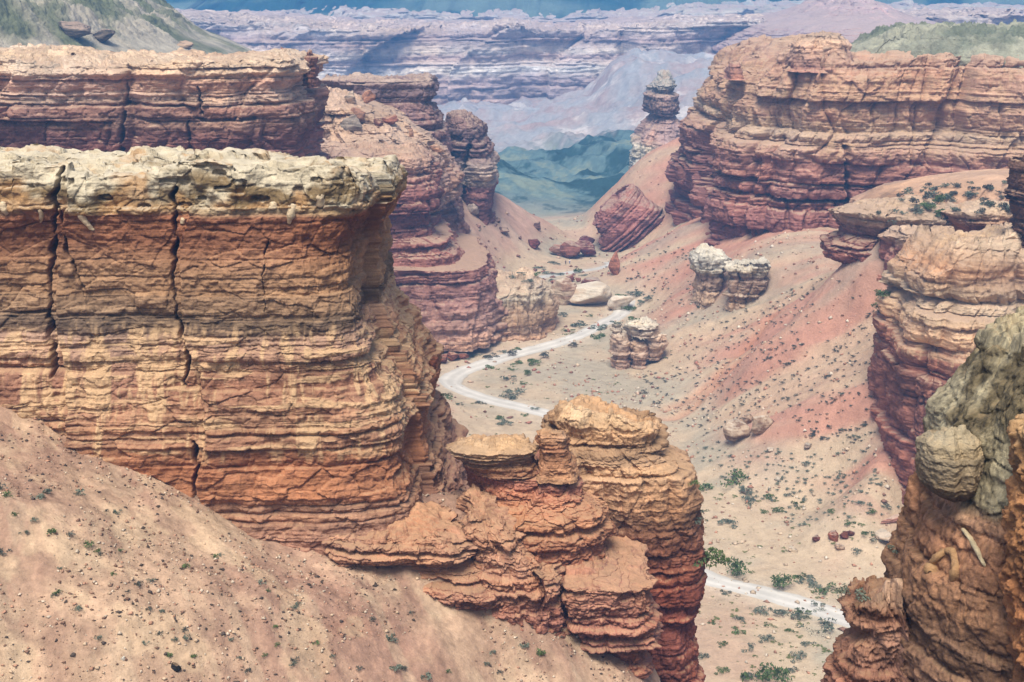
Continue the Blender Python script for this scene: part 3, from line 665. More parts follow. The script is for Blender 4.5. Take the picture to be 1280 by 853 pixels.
# E: right mid cliff
rock('cliff', 279, [(332,1150,318,1420),(345,1122,330,1430),(368,1118,352,1430),(374,1130,366,1430),(392,1112,380,1430),(430,1108,420,1432),(470,1102,470,1434),(540,1096,540,1436),(600,1100,600,1440),(700,1110,700,1450)],
     17, 'square shouldered orange cliff standing on the red slope at the right', 'cliff',
     [(300,(222,184,140)),(335,(214,150,92)),(360,(206,166,126)),(375,(216,180,140)),(420,(206,150,100)),(432,(160,96,70)),(500,(176,104,80)),(620,(170,98,76))], M_mid, n=6, frac=0.4, warp=0.07, th=3.6, amp=1.9, joint=0.7,
     blockw=8, big=2.2, bigs=14, fine=0.5, fines=3, dome=1.0, seed=19, slant=0.15, drips=(360,440,0.5,(232,200,160)), topline=[(1120,340),(1150,330),(1180,312),(1190,303),(1280,300),(1420,300)], topfade=0.1,
     gully=1.6, gullys=12)
# G: bench ledges above the red slope
rock('rock_ledge', 340, [(258,1062,262,1212),(266,1032,268,1222),(282,1040,284,1216),(296,1042,296,1190),(308,1022,308,1198),(330,1028,330,1180),(342,1052,342,1170),(380,1060,380,1170)], 14,
     'stacked ledge rock with pale overhanging top above the red slope', 'rock', [(250,(216,184,150)),(280,(200,160,124)),(300,(168,100,80)),(340,(150,80,66))], M_mid, n=2.6, th=3, amp=1.6, joint=0.6, blockw=8,
     big=1.6, bigs=12, fine=0.4, fines=3, dome=1.0, seed=20, slant=-0.15)
rock('rock_ledge', 322, [(288,1112,282,1262),(296,1100,292,1270),(304,1106,304,1266),(318,1102,314,1260),(344,1092,344,1256),(380,1100,380,1250)], 11,
     'broad pale ledge stepping down beside the square cliff', 'rock', [(280,(218,184,150)),(305,(206,160,124)),(314,(160,92,72)),(345,(176,106,84))], M_mid, n=2.6, th=3, amp=1.3, joint=0.6, blockw=7,
     big=1.4, bigs=10, fine=0.4, fines=3, dome=0.8, seed=21, slant=-0.1)
rock('rock_ledge', 305, [(262,1196,258,1262),(268,1176,266,1270),(282,1182,280,1268),(290,1190,290,1262),(330,1196,330,1262)], 8,
     'small orange edged ledge at the right end of the shrubby bench', 'rock', [(255,(224,194,154)),(275,(200,150,110)),(290,(206,130,84))], M_mid, n=2.4, th=1.6, amp=0.9, joint=0.6, blockw=5,
     big=1.0, bigs=8, fine=0.4, fines=3, dome=0.8, seed=22)
rock('rock_pillar', 262, [(196,1272,190,1400),(212,1266,206,1400),(250,1262,250,1400),(290,1266,290,1400),(340,1270,340,1400)], 8,
     'dark layered rock at the right edge above the square cliff', 'rock', [(190,(130,90,66)),(240,(112,76,58)),(300,(120,80,60))], M_mid, n=2.6, th=1.6, amp=0.8, joint=0.6, blockw=4, big=1, bigs=8, fine=0.4, fines=2, seed=23)
# shrubby bench
rock('hillside', 372, [(240,1110,226,1420),(262,1070,262,1430),(300,1060,300,1440),(380,1060,380,1440)], 34, 'shrub dotted sandy bench below the big right cliff', 'hillside',
     [(220,(214,166,126)),(300,(206,150,116))], M_ground, n=2.2, th=5, amp=0.3, joint=0, big=2, bigs=20, fine=0.5, fines=5, dome=3.0, seed=24, kind='structure', capn=0.7, rim=0, capr=0.15, frac=0.2)
# F: the big right cliff
F_lev = [(80,923,78,1500),(96,906,96,1500),(112,898,112,1500),(124,892,124,1500),(134,886,134,1500),(160,890,160,1500),(186,870,186,1500),(200,874,200,1500),(232,860,232,1500),(262,856,262,1500),(290,856,290,1500),(360,864,360,1500)]
rock('cliff', 482, F_lev, 64, 'great banded red cliff with jutting blocks filling the upper right', 'cliff',
     [(60,(216,170,130)),(85,(200,142,110)),(120,(210,158,120)),(150,(200,144,108)),(165,(220,178,136)),(190,(196,140,108)),(205,(176,112,90)),(240,(170,104,88)),(300,(160,92,80))],
     M_mid, n=6, th=4.0, amp=3.0, joint=1.1, blockw=7, frac=0.45, capr=0.3, gain=1.08, big=5, bigs=34, fine=0.7, fines=4, dome=0.6, seed=25, slant=-0.26, back_f=0.15, gully=8, gullys=30, drips=(80,200,0.35,(232,200,156)),
     topline=[(840,96),(905,86),(912,84),(930,80),(960,84),(968,70),(985,66),(1000,56),(1040,52),(1056,74),(1280,72),(1500,72)], topfade=0.08, res=1.3, cracks=[([(1050,180),(1052,230),(1056,270)], 0.9, 5)])
rock('rock_stack', 462, [(84,908,84,925),(90,906,90,928),(100,904,100,932)], 5, 'small block perched on the left end of the big right cliff', 'rock', [(80,(190,130,104)),(100,(186,120,96))], M_mid, n=3, th=2, amp=0.5, blockw=3, big=0.4, fine=0.3, fines=2, dome=0.4, seed=26)
rock('rock_stack', 446, [(48,1000,46,1050),(56,992,54,1054),(70,986,70,1056),(90,980,90,1060)], 12, 'row of knobbly rocks on the skyline of the big right cliff', 'rock', [(44,(214,170,130)),(90,(190,124,98))], M_mid, n=2.6, th=2.4, amp=1.2, blockw=5, big=1, bigs=8, fine=0.5, fines=3, dome=0.6, seed=27)
def scrub(x, y, z, T, cc, li, c1=(128, 134, 112), c2=(178, 176, 152)):
    n = fbm(x, y, z*0, 18, 4, seed=95); k = sm(-0.3, 0.3, n)[..., None]
    return (col(c1) * k + col(c2) * (1 - k)) * (1 + 0.3 * fbm(x, y, z, 4, 3, seed=96))[..., None]
rock('hill', 462, [(48,1120,42,1500),(54,1090,50,1510),(64,1064,62,1520),(74,1052,74,1530),(92,1050,92,1530)], 34, 'grey green scrubby mound on top of the big right cliff', 'hill', [(30,(150,150,130)),(80,(160,150,130))],
     M_hill, n=2.4, th=4, amp=1.0, joint=0.3, big=2, bigs=20, fine=0.8, fines=6, dome=2.0, seed=28, capr=0.1, frac=0.2, colfn=scrub, slant=-0.24, kind='structure', capn=0.8,
     topline=[(1050,66),(1090,52),(1130,38),(1160,36),(1200,40),(1280,44),(1500,48)], topfade=0.6)

# L: left back cliff
rock('cliff', 345, [(74,-230,74,385),(88,-230,84,396),(100,-230,100,398),(112,-230,112,392),(128,-230,130,400),(150,-230,150,404),(166,-230,166,402),(178,-230,176,398),(200,-230,196,394),(260,-230,250,400)], 34,
     'long banded brown cliff behind the big near cliff at the left', 'cliff',
     [(70,(224,192,158)),(90,(214,176,140)),(104,(196,140,108)),(125,(214,170,138)),(135,(170,112,88)),(155,(186,134,108)),(166,(140,88,78)),(190,(150,88,76)),(220,(170,110,94))], M_mid, n=5, frac=0.5, th=2.6, amp=2.1, joint=0.8,
     blockw=9, big=3, bigs=26, fine=0.6, fines=3.5, dome=1.0, seed=29, slant=0.05, gully=2.5, gullys=26, topline=[(-400,76),(0,72),(60,76),(120,78),(200,80),(230,76),(300,76),(340,70),(385,80)], topfade=0.1, res=1.25,
     cracks=[([(160,105),(158,150),(154,190)], 0.5, 3), ([(250,108),(254,140)], 0.5, 3), ([(238,150),(240,185)], 0.4, 2)])
rock('rock_pillar', 352, [(65,382,65,392),(70,380,70,395),(90,380,90,396),(110,378,110,400)], 2.2, 'thin red pinnacle at the right end of the long brown cliff', 'rock', [(60,(156,98,76)),(110,(160,100,80))], M_mid, n=2.6, th=1.2, amp=0.6, blockw=2, big=0.4, bigs=4, fine=0.3, fines=2, dome=0.3, seed=30)
rock('rock_pillar', 350, [(63,350,63,358),(72,348,72,360),(84,346,84,362)], 1.4, 'tiny rock nub beside the thin red pinnacle', 'rock', [(60,(170,112,90)),(110,(160,100,80))], M_mid, n=2.6, th=1, amp=0.3, blockw=2, big=0.3, bigs=3, fine=0.2, fines=2, dome=0.3, seed=31)
rock('hill', 620, [(12,-500,40,215),(30,-520,62,250),(52,-540,76,290),(90,-560,96,330),(160,-560,140,350)], 120, 'grey green hill rising behind the long brown cliff at the upper left', 'hill', [(0,(150,150,130)),(80,(190,176,150))],
     M_hill, n=2.2, th=5, amp=0.8, joint=0, big=5, bigs=50, fine=1.0, fines=10, dome=5.0, seed=32, capr=0.1, frac=0.2, kind='structure',
     colfn=lambda x, y, z, T, cc, li: scrub(x, y, z + 0, T, cc, li, (118, 122, 92), (188, 178, 158)), topline=[(-500,-70),(-100,-40),(0,-5),(40,8),(100,38),(160,48),(215,58),(250,70)], topfade=1.0)
# M3: terraces and red promontory left of the valley
rock('rock_terrace', 428, [(178,392,196,540),(190,380,204,556),(206,370,210,558),(214,380,222,554),(238,370,240,558),(262,372,262,560),(290,370,292,562),(294,370,297,576),(305,370,308,578),(312,370,315,590),(322,370,324,592),(326,370,328,620),(352,380,354,624),(400,384,400,640),(420,390,420,644)],
     27, 'dark red layered promontory descending to the road on the left', 'cliff',
     [(180,(206,162,132)),(205,(200,150,122)),(225,(170,108,90)),(240,(150,84,72)),(262,(140,74,66)),(290,(164,96,84)),(330,(170,100,86)),(370,(186,124,106)),(420,(200,150,124))], M_mid, n=3.6, frac=0.5, th=3.0, amp=2.2, joint=0.7,
     blockw=8, big=3, bigs=18, fine=0.6, fines=3.5, dome=1.0, capr=1.3, seed=33, slant=0.12, gully=2.2, gullys=16, topfade=0.15, topline=[(380,186),(430,186),(480,190),(520,186),(560,196),(570,198)])
rock('rock_terrace', 462, [(118,400,130,455),(128,396,142,490),(140,396,152,505),(156,396,166,520),(172,396,180,545),(200,396,200,560),(260,396,260,570)], 34, 'sandy stepped terrace strewn with stones above the red promontory', 'cliff',
     [(110,(214,176,146)),(140,(206,164,134)),(170,(206,168,140)),(220,(190,140,115))], M_mid, n=2.6, th=2.4, amp=1.6, joint=0.8, blockw=6, big=3, bigs=16, fine=0.6, fines=3.5, dome=1.0, capr=1.3, seed=34)
rock('butte', 510, [(100,404,98,538),(104,396,103,546),(112,400,112,547),(124,398,122,549),(128,400,128,542),(150,400,150,556),(185,400,190,562),(240,400,240,570),(300,400,300,580)], 24, 'purplish flat topped butte with pale rim behind the terrace', 'butte',
     [(96,(224,196,178)),(104,(130,100,98)),(122,(122,90,90)),(128,(158,112,104)),(170,(150,104,100)),(200,(160,110,100))], M_far, n=4, th=3.4, amp=1.6, joint=0.7, blockw=10, big=2, bigs=20, fine=0.5, fines=4, dome=1, seed=35)
rock('butte', 545, [(143,562,146,588),(156,558,158,606),(168,560,170,608),(190,560,192,616),(205,562,206,622),(232,570,236,622),(262,575,262,620),(300,580,300,626)], 20, 'dark striped butte with slanting right shoulder beside the blue hills', 'butte',
     [(140,(140,104,98)),(165,(134,96,92)),(190,(150,106,100)),(205,(188,160,146)),(228,(182,158,144)),(232,(150,92,88)),(270,(148,88,84))], M_far, n=3, th=3.0, amp=1.4, joint=0.5, blockw=8, big=1.6, bigs=16, fine=0.5, fines=4, dome=1, seed=36,
     cracks=[([(588,180),(576,215),(574,240)], 1.2, 5)])
# yellowish cliff foot at the bend
rock('rock_block', 428, [(362,585,362,685),(370,560,368,690),(380,556,380,692),(400,556,400,692),(420,560,420,692),(436,600,436,690),(470,620,470,690)], 15, 'yellowish cliff foot with arched hollows beside the road bend', 'rock',
     [(350,(214,182,152)),(372,(226,200,166)),(385,(200,160,124)),(400,(206,160,118)),(430,(186,136,100))], M_mid, n=3, th=4, amp=1.3, joint=0.9, blockw=9, big=2, bigs=12, fine=0.5, fines=3, dome=2.5, seed=37, slant=-0.1,
     topline=[(556,366),(600,352),(640,356),(660,350),(690,362)], topfade=0.3, gully=2.5, gullys=9)

# O: tilted red block and the hazy tower behind
rock('rock_fin', 560, [(232,786,246,806),(246,766,262,826),(262,752,274,824),(282,744,292,812),(302,748,312,800),(322,756,322,780),(345,760,340,776)], 8, 'tilted dark red slab rock with slanting beds at the valley mouth', 'rock',
     [(230,(180,116,104)),(270,(160,92,86)),(320,(176,108,98))], M_far, n=3.4, th=2.0, amp=2.4, joint=0.4, blockw=8, big=1, bigs=10, fine=0.5, fines=3, dome=1, seed=38, dip=-0.95, warp=0.05, frac=0.25, capr=0.4)
rock('rock_tower', 690, [(98,822,97,838),(106,812,105,844),(110,806,110,846),(116,808,116,842),(120,802,120,850),(136,802,136,850),(143,808,143,846),(146,816,146,842),(160,800,160,856),(176,790,176,870),(196,786,196,880),(212,780,212,890),(240,784,240,890),(300,780,300,890)],
     16, 'hazy mushroom capped rock tower at the end of the valley', 'rock tower',
     [(96,(206,196,184)),(112,(150,140,136)),(120,(180,140,128)),(142,(150,112,108)),(150,(180,136,124)),(175,(186,142,130)),(182,(204,190,172)),(230,(188,176,156)),(300,(200,176,156))], M_far, n=2.3, th=3.0, amp=1.6, joint=0.6, blockw=8, big=1.5,
     bigs=16, fine=0.8, fines=5, dome=2, seed=39, gully=2, gullys=14)
# blue-green hills beyond
def hillcol(a, b, sc=30):
    def f(x, y, z, T, cc, li):
        n = fbm(x, y, z, sc, 5, seed=97); k = sm(-0.15, 0.15, n)[..., None]
        return (col(a) * k + col(b) * (1 - k)) * (1 + 0.25 * fbm(x, y, z, sc * 0.2, 3, seed=98))[..., None]
    return f
FW = [(32,-300,32,1600),(42,-300,42,1600),(52,-300,52,1600),(60,-300,60,1600),(66,-300,66,1600),(84,-300,84,1600),(90,-300,90,1600),(96,-300,96,1600),(134,-300,134,1600),(150,-300,150,1600),(196,-300,200,1600),(250,-300,250,1600)]
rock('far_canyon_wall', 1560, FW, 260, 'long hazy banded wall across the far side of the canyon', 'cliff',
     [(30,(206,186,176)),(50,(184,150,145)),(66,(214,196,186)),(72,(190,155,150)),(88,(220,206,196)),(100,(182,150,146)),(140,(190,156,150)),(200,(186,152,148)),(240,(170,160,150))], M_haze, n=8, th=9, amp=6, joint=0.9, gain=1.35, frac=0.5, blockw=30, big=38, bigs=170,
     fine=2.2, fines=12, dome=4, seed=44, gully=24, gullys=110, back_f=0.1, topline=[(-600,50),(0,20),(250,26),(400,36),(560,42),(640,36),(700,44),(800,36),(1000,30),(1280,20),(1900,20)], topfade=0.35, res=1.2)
FW2 = [(14,380,-4,1900),(24,360,10,1900),(30,350,22,1900),(40,340,30,1900),(52,320,40,1900),(70,300,60,1900),(110,300,100,1900)]
rock('far_mesa', 1380, [(-2,1030,-4,1046),(8,1010,8,1090),(20,980,20,1120),(34,930,30,1160),(60,880,60,1200),(110,860,110,1240)], 90, 'pointed pinkish hill of banded rock above the big right cliff', 'hill', [(0,(214,170,160)),(30,(206,160,150)),(60,(190,150,145))], M_haze,
     n=2.2, th=8, amp=6, joint=0.4, blockw=20, big=8, bigs=60, fine=6, fines=25, dome=2, seed=45, gully=16, gullys=50, gain=1.2)
rock('far_plateau', 2300, [(20,-500,10,2000),(30,-520,24,2000),(44,-540,40,2000),(90,-560,90,2000)], 500, 'pale terraces above the far canyon wall', 'plateau', [(0,(180,180,170)),(40,(206,180,172))], M_haze,
     n=6, th=12, amp=10, joint=0.6, blockw=60, big=70, bigs=260, fine=6, fines=40, dome=6, seed=46, gully=40, gullys=200, back_f=0.1, kind='structure', topline=[(-500,0),(0,10),(300,20),(500,16),(700,20),(900,10),(1100,4),(1300,10),(2000,6)], topfade=0.6, res=0.8)
rock('mountain', 2900, [(-90,-500,-90,2100),(-40,-600,-40,2200),(10,-700,10,2300),(60,-800,60,2400),(100,-900,100,2500)], 700, 'blue green mountain slopes closing the horizon', 'mountain', [(-100,(120,140,120)),(60,(120,140,120))], M_hill2,
     n=3, th=30, amp=3, joint=0, big=90, bigs=500, fine=30, fines=160, dome=60, seed=47, capr=0.1, frac=0.2, gully=35, gullys=200, rim=0, back_f=0.1, kind='structure', colfn=hillcol((36, 78, 70), (120, 138, 120), 120), res=0.9)
#@@DETAIL
def ghit(px, py):                                         # distance at which a line of sight meets the ground sheet
    z = 12.0
    for _ in range(30):
        x, y, _q = Pz(px, py, min(z, 60)); z = 0.5 * z + 0.5 * float(gz_fast(x, y)[0])
    return y
# the whitish outcrop on the right slope
for Y_, lv_, dp_, lb_, sd_ in [(402, [(313,868,316,900),(322,864,322,906),(338,866,338,904),(346,870,346,900),(378,864,378,896),(392,862,392,896)], 5, 'tall whitish rock at the left end of the slope outcrop', 60),
        (400, [(330,906,326,962),(338,902,334,968),(352,910,350,966),(378,908,372,950),(392,906,392,950)], 6, 'cream faced notched rock at the right end of the slope outcrop', 61)]:
    Y_ = ghit((lv_[-1][1] + lv_[-1][3]) / 2, lv_[-1][0] - 8) + dp_ * 0.7
    rock('rock_outcrop', Y_, lv_, dp_, lb_, 'rock', [(312,(222,210,192)),(340,(206,190,168)),(348,(150,116,96)),(380,(196,160,130))], M_pale, n=2.6, th=2.2, amp=1.0, joint=0.8, blockw=3.5, big=1.2, bigs=5, fine=0.35, fines=2, dome=0.8, seed=sd_, gully=1.4, gullys=5)
# the blocky outcrop beside the road
for lv_, dp_, lb_, sd_ in [([(420,766,786),(426,764,788),(444,765,788),(462,766,786)], 2.6, 'upright orange block at the left end of the roadside outcrop', 63),
        ([(424,786,806),(432,785,812),(446,786,810),(460,788,806)], 3.0, 'split orange block in the roadside outcrop', 64), ([(420,806,828),(428,806,832),(440,808,830),(452,808,824)], 3.2, 'cream block at the right end of the roadside outcrop', 65),
        ([(402,782,816),(408,776,826),(420,780,824)], 3.6, 'flat pale slab on top of the roadside outcrop', 66), ([(404,767,778),(410,765,781),(422,766,780)], 1.5, 'grey cracked stone on top of the roadside outcrop', 67)]:
    Y_ = ghit(797, 462) + 3.4
    rock('rock_outcrop', Y_, lv_, dp_, lb_, 'rock', [(400,(224,206,180)),(420,(212,172,138)),(460,(200,150,118))], M_pale, n=3, th=1.8, amp=0.8, joint=0.9, blockw=2.5, big=0.6, bigs=4, fine=0.3, fines=1.5, dome=0.5, seed=sd_)
# ------------------------------------------------------------------ placing things on what the ground really is
bpy.context.view_layer.update()
dg = bpy.context.evaluated_depsgraph_get()
from mathutils import Vector
def hit(px, py):
    cx = (px - CX) / F; cy = (CY - py) / F
    d = Vector((cx, CT + cy * ST, -ST + cy * CT)).normalized()
    ok, loc, nor, idx, ob, _ = scene.ray_cast(dg, Vector((0, 0, H)), d)
    return (loc, nor) if ok else (None, None)
def drop(x, y, z0=None):
    ok, loc, nor, idx, ob, _ = scene.ray_cast(dg, Vector((x, y, (z0 or 200))), Vector((0, 0, -1)))
    return loc
def pxl(x, y, z):
    fwd = y * CT - (z - H) * ST; up = y * ST + (z - H) * CT
    return CX + F * x / fwd, CY - F * up / fwd

# ------------------------------------------------------------------ boulders
def boulder_mesh(seed, a, b, c, rough=0.22, layer=0.0, tilt=0.0, m=40, box=2.6, colr=(190, 160, 130), colr2=None):
    rs = np.random.RandomState(seed); R = m; S = int(m * 1.8)
    th_ = np.linspace(0.001, math.pi - 0.001, R)[:, None]; ph_ = np.arange(S)[None] / S * 2 * math.pi
    dx, dy, dz = np.sin(th_) * np.cos(ph_), np.sin(th_) * np.sin(ph_), np.cos(th_) + 0 * ph_
    # cut by random planes: flat broken faces with rounded edges
    pl = rs.randn(16, 3); pl /= np.linalg.norm(pl, axis=1)[:, None]; off = 0.55 + 0.38 * rs.rand(16)
    rr = np.full(dx.shape, 0.0)
    for (p, q, r), o in zip(pl, off):
        dt = np.maximum(dx * p + dy * q + dz * r, 1e-3) / o; rr = rr + dt ** 20
    rr = np.maximum(rr, 1e-9) ** (-1 / 20.0); rr = np.minimum(rr, 1.25)
    x, y, z = dx * rr, dy * rr, dz * rr
    n = fbm(x * 1.0, y * 1.0, z * 1.0, 0.8, 4, seed=seed * 1.7) * rough + fbm(x, y, z, 0.2, 3, seed=seed + 3.0) * rough * 0.35
    if layer:
        zz = (z * 6 + 0.5 * vnoise(x * 2, y * 2, z)); n = n - layer * np.exp(-((zz - np.round(zz)) / 0.18) ** 2)
    x, y, z = x * (1 + n), y * (1 + n), z * (1 + n)
    if tilt: x, z = x * math.cos(tilt) - z * math.sin(tilt), x * math.sin(tilt) + z * math.cos(tilt)
    V = np.stack([x * a, y * b, z * c], -1).reshape(-1, 3)
    cc = np.zeros((R, S, 3)) + col(colr); k = sm(-0.25, 0.35, fbm(x, y, z * 3, 0.7, 4, seed=seed + 9.0))[..., None]
    cc = cc * (1 - k) + col(colr2 or tuple(v * 0.72 for v in colr)) * k
    return make_mesh('rock', V, grid_faces(R, S, True), cc.reshape(-1, 3))
BI = [0]
def boulder(px, py, w, h, label, colr, colr2=None, layer=0.0, tilt=0.0, mat=None, deep=0.8, rot=0.0, cat='boulder', group=None, sink=0.25, Yfix=None, name='boulder', rough=0.22):
    """px, py: where it meets the ground; w, h its size in photo pixels"""
    loc, nor = hit(px, py)
    if loc is None: return
    if Yfix: loc = Vector(P(px, py, Yfix))
    dist = math.hypot(loc.y, loc.z - H); k = dist / F
    a, c = w * k / 2, h * k / 2 / (1 - sink * 0.5)
    BI[0] += 1
    me = boulder_mesh(100 + BI[0], a, a * deep, c, rough, layer, tilt, 26 if w < 16 else 44, colr=colr, colr2=colr2)
    o = link(name, me, mat or (M_far if loc.y > 480 else M_pale)); o.location = (loc.x, loc.y + a * deep * 0.5, loc.z + c * (1 - sink)); o.rotation_euler = (0, 0, rot)
    tag(o, label, cat, group); return o
W1, W2 = (236, 222, 200), (196, 170, 146)
boulder(741, 384, 62, 34, 'big smooth whitish boulder in the road bend', W1, (214, 186, 156), rough=0.12)
boulder(708, 382, 40, 36, 'striped pale boulder left of the big whitish one', (214, 190, 164), (176, 140, 116), layer=0.05)
boulder(772, 388, 34, 22, 'low whitish rock tailing off right of the big smooth boulder', (240, 226, 206), (222, 200, 176), rough=0.15)
boulder(693, 356, 10, 6, 'small red stone on the far side of the striped boulder', (176, 116, 100))
boulder(711, 354, 14, 11, 'red boulder just beyond the big whitish boulder', (176, 108, 92))
boulder(723, 353, 9, 6, 'little red stone between two red boulders', (182, 120, 104))
boulder(738, 356, 26, 10, 'flat red stone heap right of the little red stone', (150, 92, 80))
boulder(769, 345, 14, 28, 'upright orange stone beside the far track', (200, 136, 108), deep=0.7)
boulder(668, 311, 18, 14, 'dark red boulder on the far left slope', (140, 82, 78), layer=0.04)
boulder(700, 321, 22, 16, 'brown boulder in the row near the two walkers', (186, 140, 122))
boulder(712, 324, 30, 26, 'largest brown boulder in the row near the two walkers', (178, 122, 108), layer=0.03)
boulder(735, 322, 34, 20, 'dark red block at the right of the walkers boulder row', (150, 88, 84), layer=0.04)
boulder(731, 308, 24, 14, 'dark red boulder behind the walkers boulder row', (136, 80, 80), layer=0.04)
boulder(592, 270, 22, 16, 'pale rounded boulder at the foot of the striped butte', (206, 186, 170), (170, 150, 140))
boulder(597, 259, 16, 16, 'reddish block beside the pale boulder under the striped butte', (160, 108, 104))
boulder(622, 279, 10, 7, 'small stone below the striped butte', (186, 152, 136))
boulder(629, 292, 16, 9, 'dark flat stone on the far left sandy slope', (140, 108, 96))
boulder(672, 288, 11, 12, 'angular stone high on the far left sandy slope', (150, 116, 108))
boulder(598, 285, 9, 6, 'small pinkish stone on the far left sandy slope', (190, 148, 136))
boulder(650, 300, 6, 5, 'tiny stone on the far left sandy slope', (150, 112, 100))
boulder(919, 556, 32, 34, 'greyish boulder low on the red slope', (204, 178, 152), (150, 120, 98), layer=0.04)
boulder(950, 546, 30, 30, 'cream boulder just right of the greyish one', (214, 190, 164), (160, 130, 106))
boulder(936, 530, 16, 12, 'small stone above the pair of slope boulders', (190, 160, 134))
boulder(1010, 562, 12, 9, 'grey stone on the red slope below the square cliff', (170, 150, 134))
boulder(963, 566, 9, 7, 'tiny pale stone below the pair of slope boulders', (220, 200, 178))
boulder(1020, 678, 12, 10, 'round red brown stone on the flat floor', (140, 84, 66))
boulder(1042, 676, 18, 13, 'slanted red stone in the little pile on the flat floor', (176, 106, 80), tilt=0.3)
boulder(1056, 675, 14, 12, 'dark red stone in the little pile on the flat floor', (140, 86, 70))
boulder(1064, 671, 9, 8, 'small dark stone at the end of the little pile', (120, 76, 64))
boulder(1050, 688, 13, 8, 'pale round stone in front of the little pile', (214, 180, 152))
boulder(990, 690, 14, 6, 'flat cream stone left of the little pile', (222, 196, 166))
boulder(1116, 655, 46, 9, 'long pinkish stone lying like a log by the slope foot', (206, 150, 130), tilt=0.0, rot=0.6, deep=0.28)
boulder(1106, 678, 34, 12, 'pale crumbly stone near the log shaped stone', (222, 194, 166))
boulder(218, 838, 15, 9, 'black stone on the near talus', (52, 48, 48), mat=M_orange)
boulder(154, 826, 7, 6, 'white pebble above the black stone', (236, 226, 210), mat=M_orange)
boulder(92, 50, 46, 20, 'long dark grey boulder on the hillside at the upper left', (130, 118, 104), (84, 76, 66), layer=0.05, mat=M_far)
boulder(126, 54, 28, 18, 'shorter dark boulder beside the long one at the upper left', (132, 118, 102), (80, 72, 62), layer=0.05, mat=M_far)
boulder(439, 166, 28, 20, 'grey round boulder on the sandy terrace', (176, 160, 144), (130, 118, 106), mat=M_mid)
boulder(447, 154, 22, 18, 'brown boulder leaning behind the grey terrace boulder', (196, 148, 122), mat=M_mid)
boulder(438, 130, 16, 16, 'pale pointed stone on the sandy terrace', (220, 196, 172), mat=M_mid)
boulder(459, 130, 16, 18, 'orange capped stone on the sandy terrace', (206, 150, 118), mat=M_mid)
boulder(473, 160, 14, 12, 'dark block on the terrace edge', (150, 104, 88), mat=M_mid)
boulder(486, 156, 20, 12, 'red block at the right end of the terrace', (176, 116, 94), mat=M_mid)
boulder(514, 172, 8, 14, 'little stone cairn on the red promontory', (206, 160, 132), mat=M_mid, cat='cairn', name='cairn')
boulder(545, 190, 18, 10, 'orange stone on the tip of the red promontory', (210, 158, 124), mat=M_mid)
boulder(232, 60, 20, 8, 'flat stone on the skyline above the long brown cliff', (206, 176, 144), mat=M_mid)
# low reddish bank at the bend
rs = np.random.RandomState(3)
for i, (px, py, w, h) in enumerate([(541,459,16,14),(553,455,18,14),(566,452,18,12),(579,450,18,9)]):
    boulder(px, py, w, h, ['darkest and leftmost block of the eroded red bank by the road bend', 'second block from the left of the eroded red bank', 'third block from the left of the eroded red bank', 'lowest and rightmost block of the eroded red bank'][i],
            (166, 104, 80), mat=M_mid, layer=0.04, cat='rock', name='rock')

# pale root-like concretions: parts of the rock they grow from
def tube(name, pts, rad, colr, parent, mat, seed):
    pts = spline(np.array(pts), 8); n = len(pts); S = 14
    t = np.gradient(pts, axis=0); t /= np.linalg.norm(t, axis=1)[:, None]
    a = np.cross(t, [0, 1, 0.01]); a /= np.linalg.norm(a, axis=1)[:, None]; b = np.cross(t, a)
    r = np.interp(np.linspace(0, 1, n), np.linspace(0, 1, len(rad)), rad); r[0] *= .35; r[-1] *= .35
    ph_ = np.arange(S) / S * 2 * math.pi
    rr = r[:, None] * (1 + 0.25 * vnoise(np.arange(n)[:, None] / 3.0 + seed, ph_[None] * 1.2, ph_[None] * 0))
    V = pts[:, None] + rr[..., None] * (a[:, None] * np.cos(ph_)[None, :, None] + b[:, None] * np.sin(ph_)[None, :, None])
    me = make_mesh(name, V.reshape(-1, 3) - np.array(parent.location), grid_faces(n, S, True), np.zeros((n * S, 3)) + col(colr))
    return link(name, me, mat, parent)
def find(lbl): return next(o for o in scene.objects if str(o.get('label', '')).startswith(lbl))
def on_face(pts, off=0.05):
    out = []
    for px, py in pts:
        loc, nor = hit(px, py)
        out.append(np.array(loc) + np.array([0, -off, 0]))
    dmed = np.median([p[1] for p in out])
    for k, p in enumerate(out):
        if abs(p[1] - dmed) > 1.2: out[k] = np.array(P(pts[k][0], pts[k][1], dmed))
    return out
cliffA, pilD = find('big near orange cliff'), find('near orange conglomerate pillar')
for k, (pts, rad) in enumerate([([(97,262),(103,272),(112,283),(118,288)], [.22,.32,.2,.1]), ([(3,252),(5,262),(10,268)], [.25,.3,.15]), ([(49,262),(52,270),(51,278)], [.12,.2,.12]),
                   ([(229,272),(228,280)], [.2,.22]), ([(341,252),(342,262)], [.3,.38]), ([(366,255),(364,268),(361,280)], [.42,.34,.15]), ([(400,244),(402,256)], [.3,.42])]):
    tube('concretion', on_face(pts), rad, (232, 208, 172), cliffA, M_cap, k)
for k, (pts, rad, c_) in enumerate([([(1162,716),(1166,706),(1172,696),(1182,689),(1191,690),(1195,702),(1194,716),(1192,734)], [.34,.30,.2,.16,.24,.2,.26,.32], (188,148,106)),
                   ([(1202,660),(1212,672),(1222,690),(1231,708)], [.10,.12,.12,.07], (214,196,160))]):
    tube('concretion', on_face(pts, 0.04), [r_ * 0.9 for r_ in rad], c_, pilD, M_congl, 20 + k)

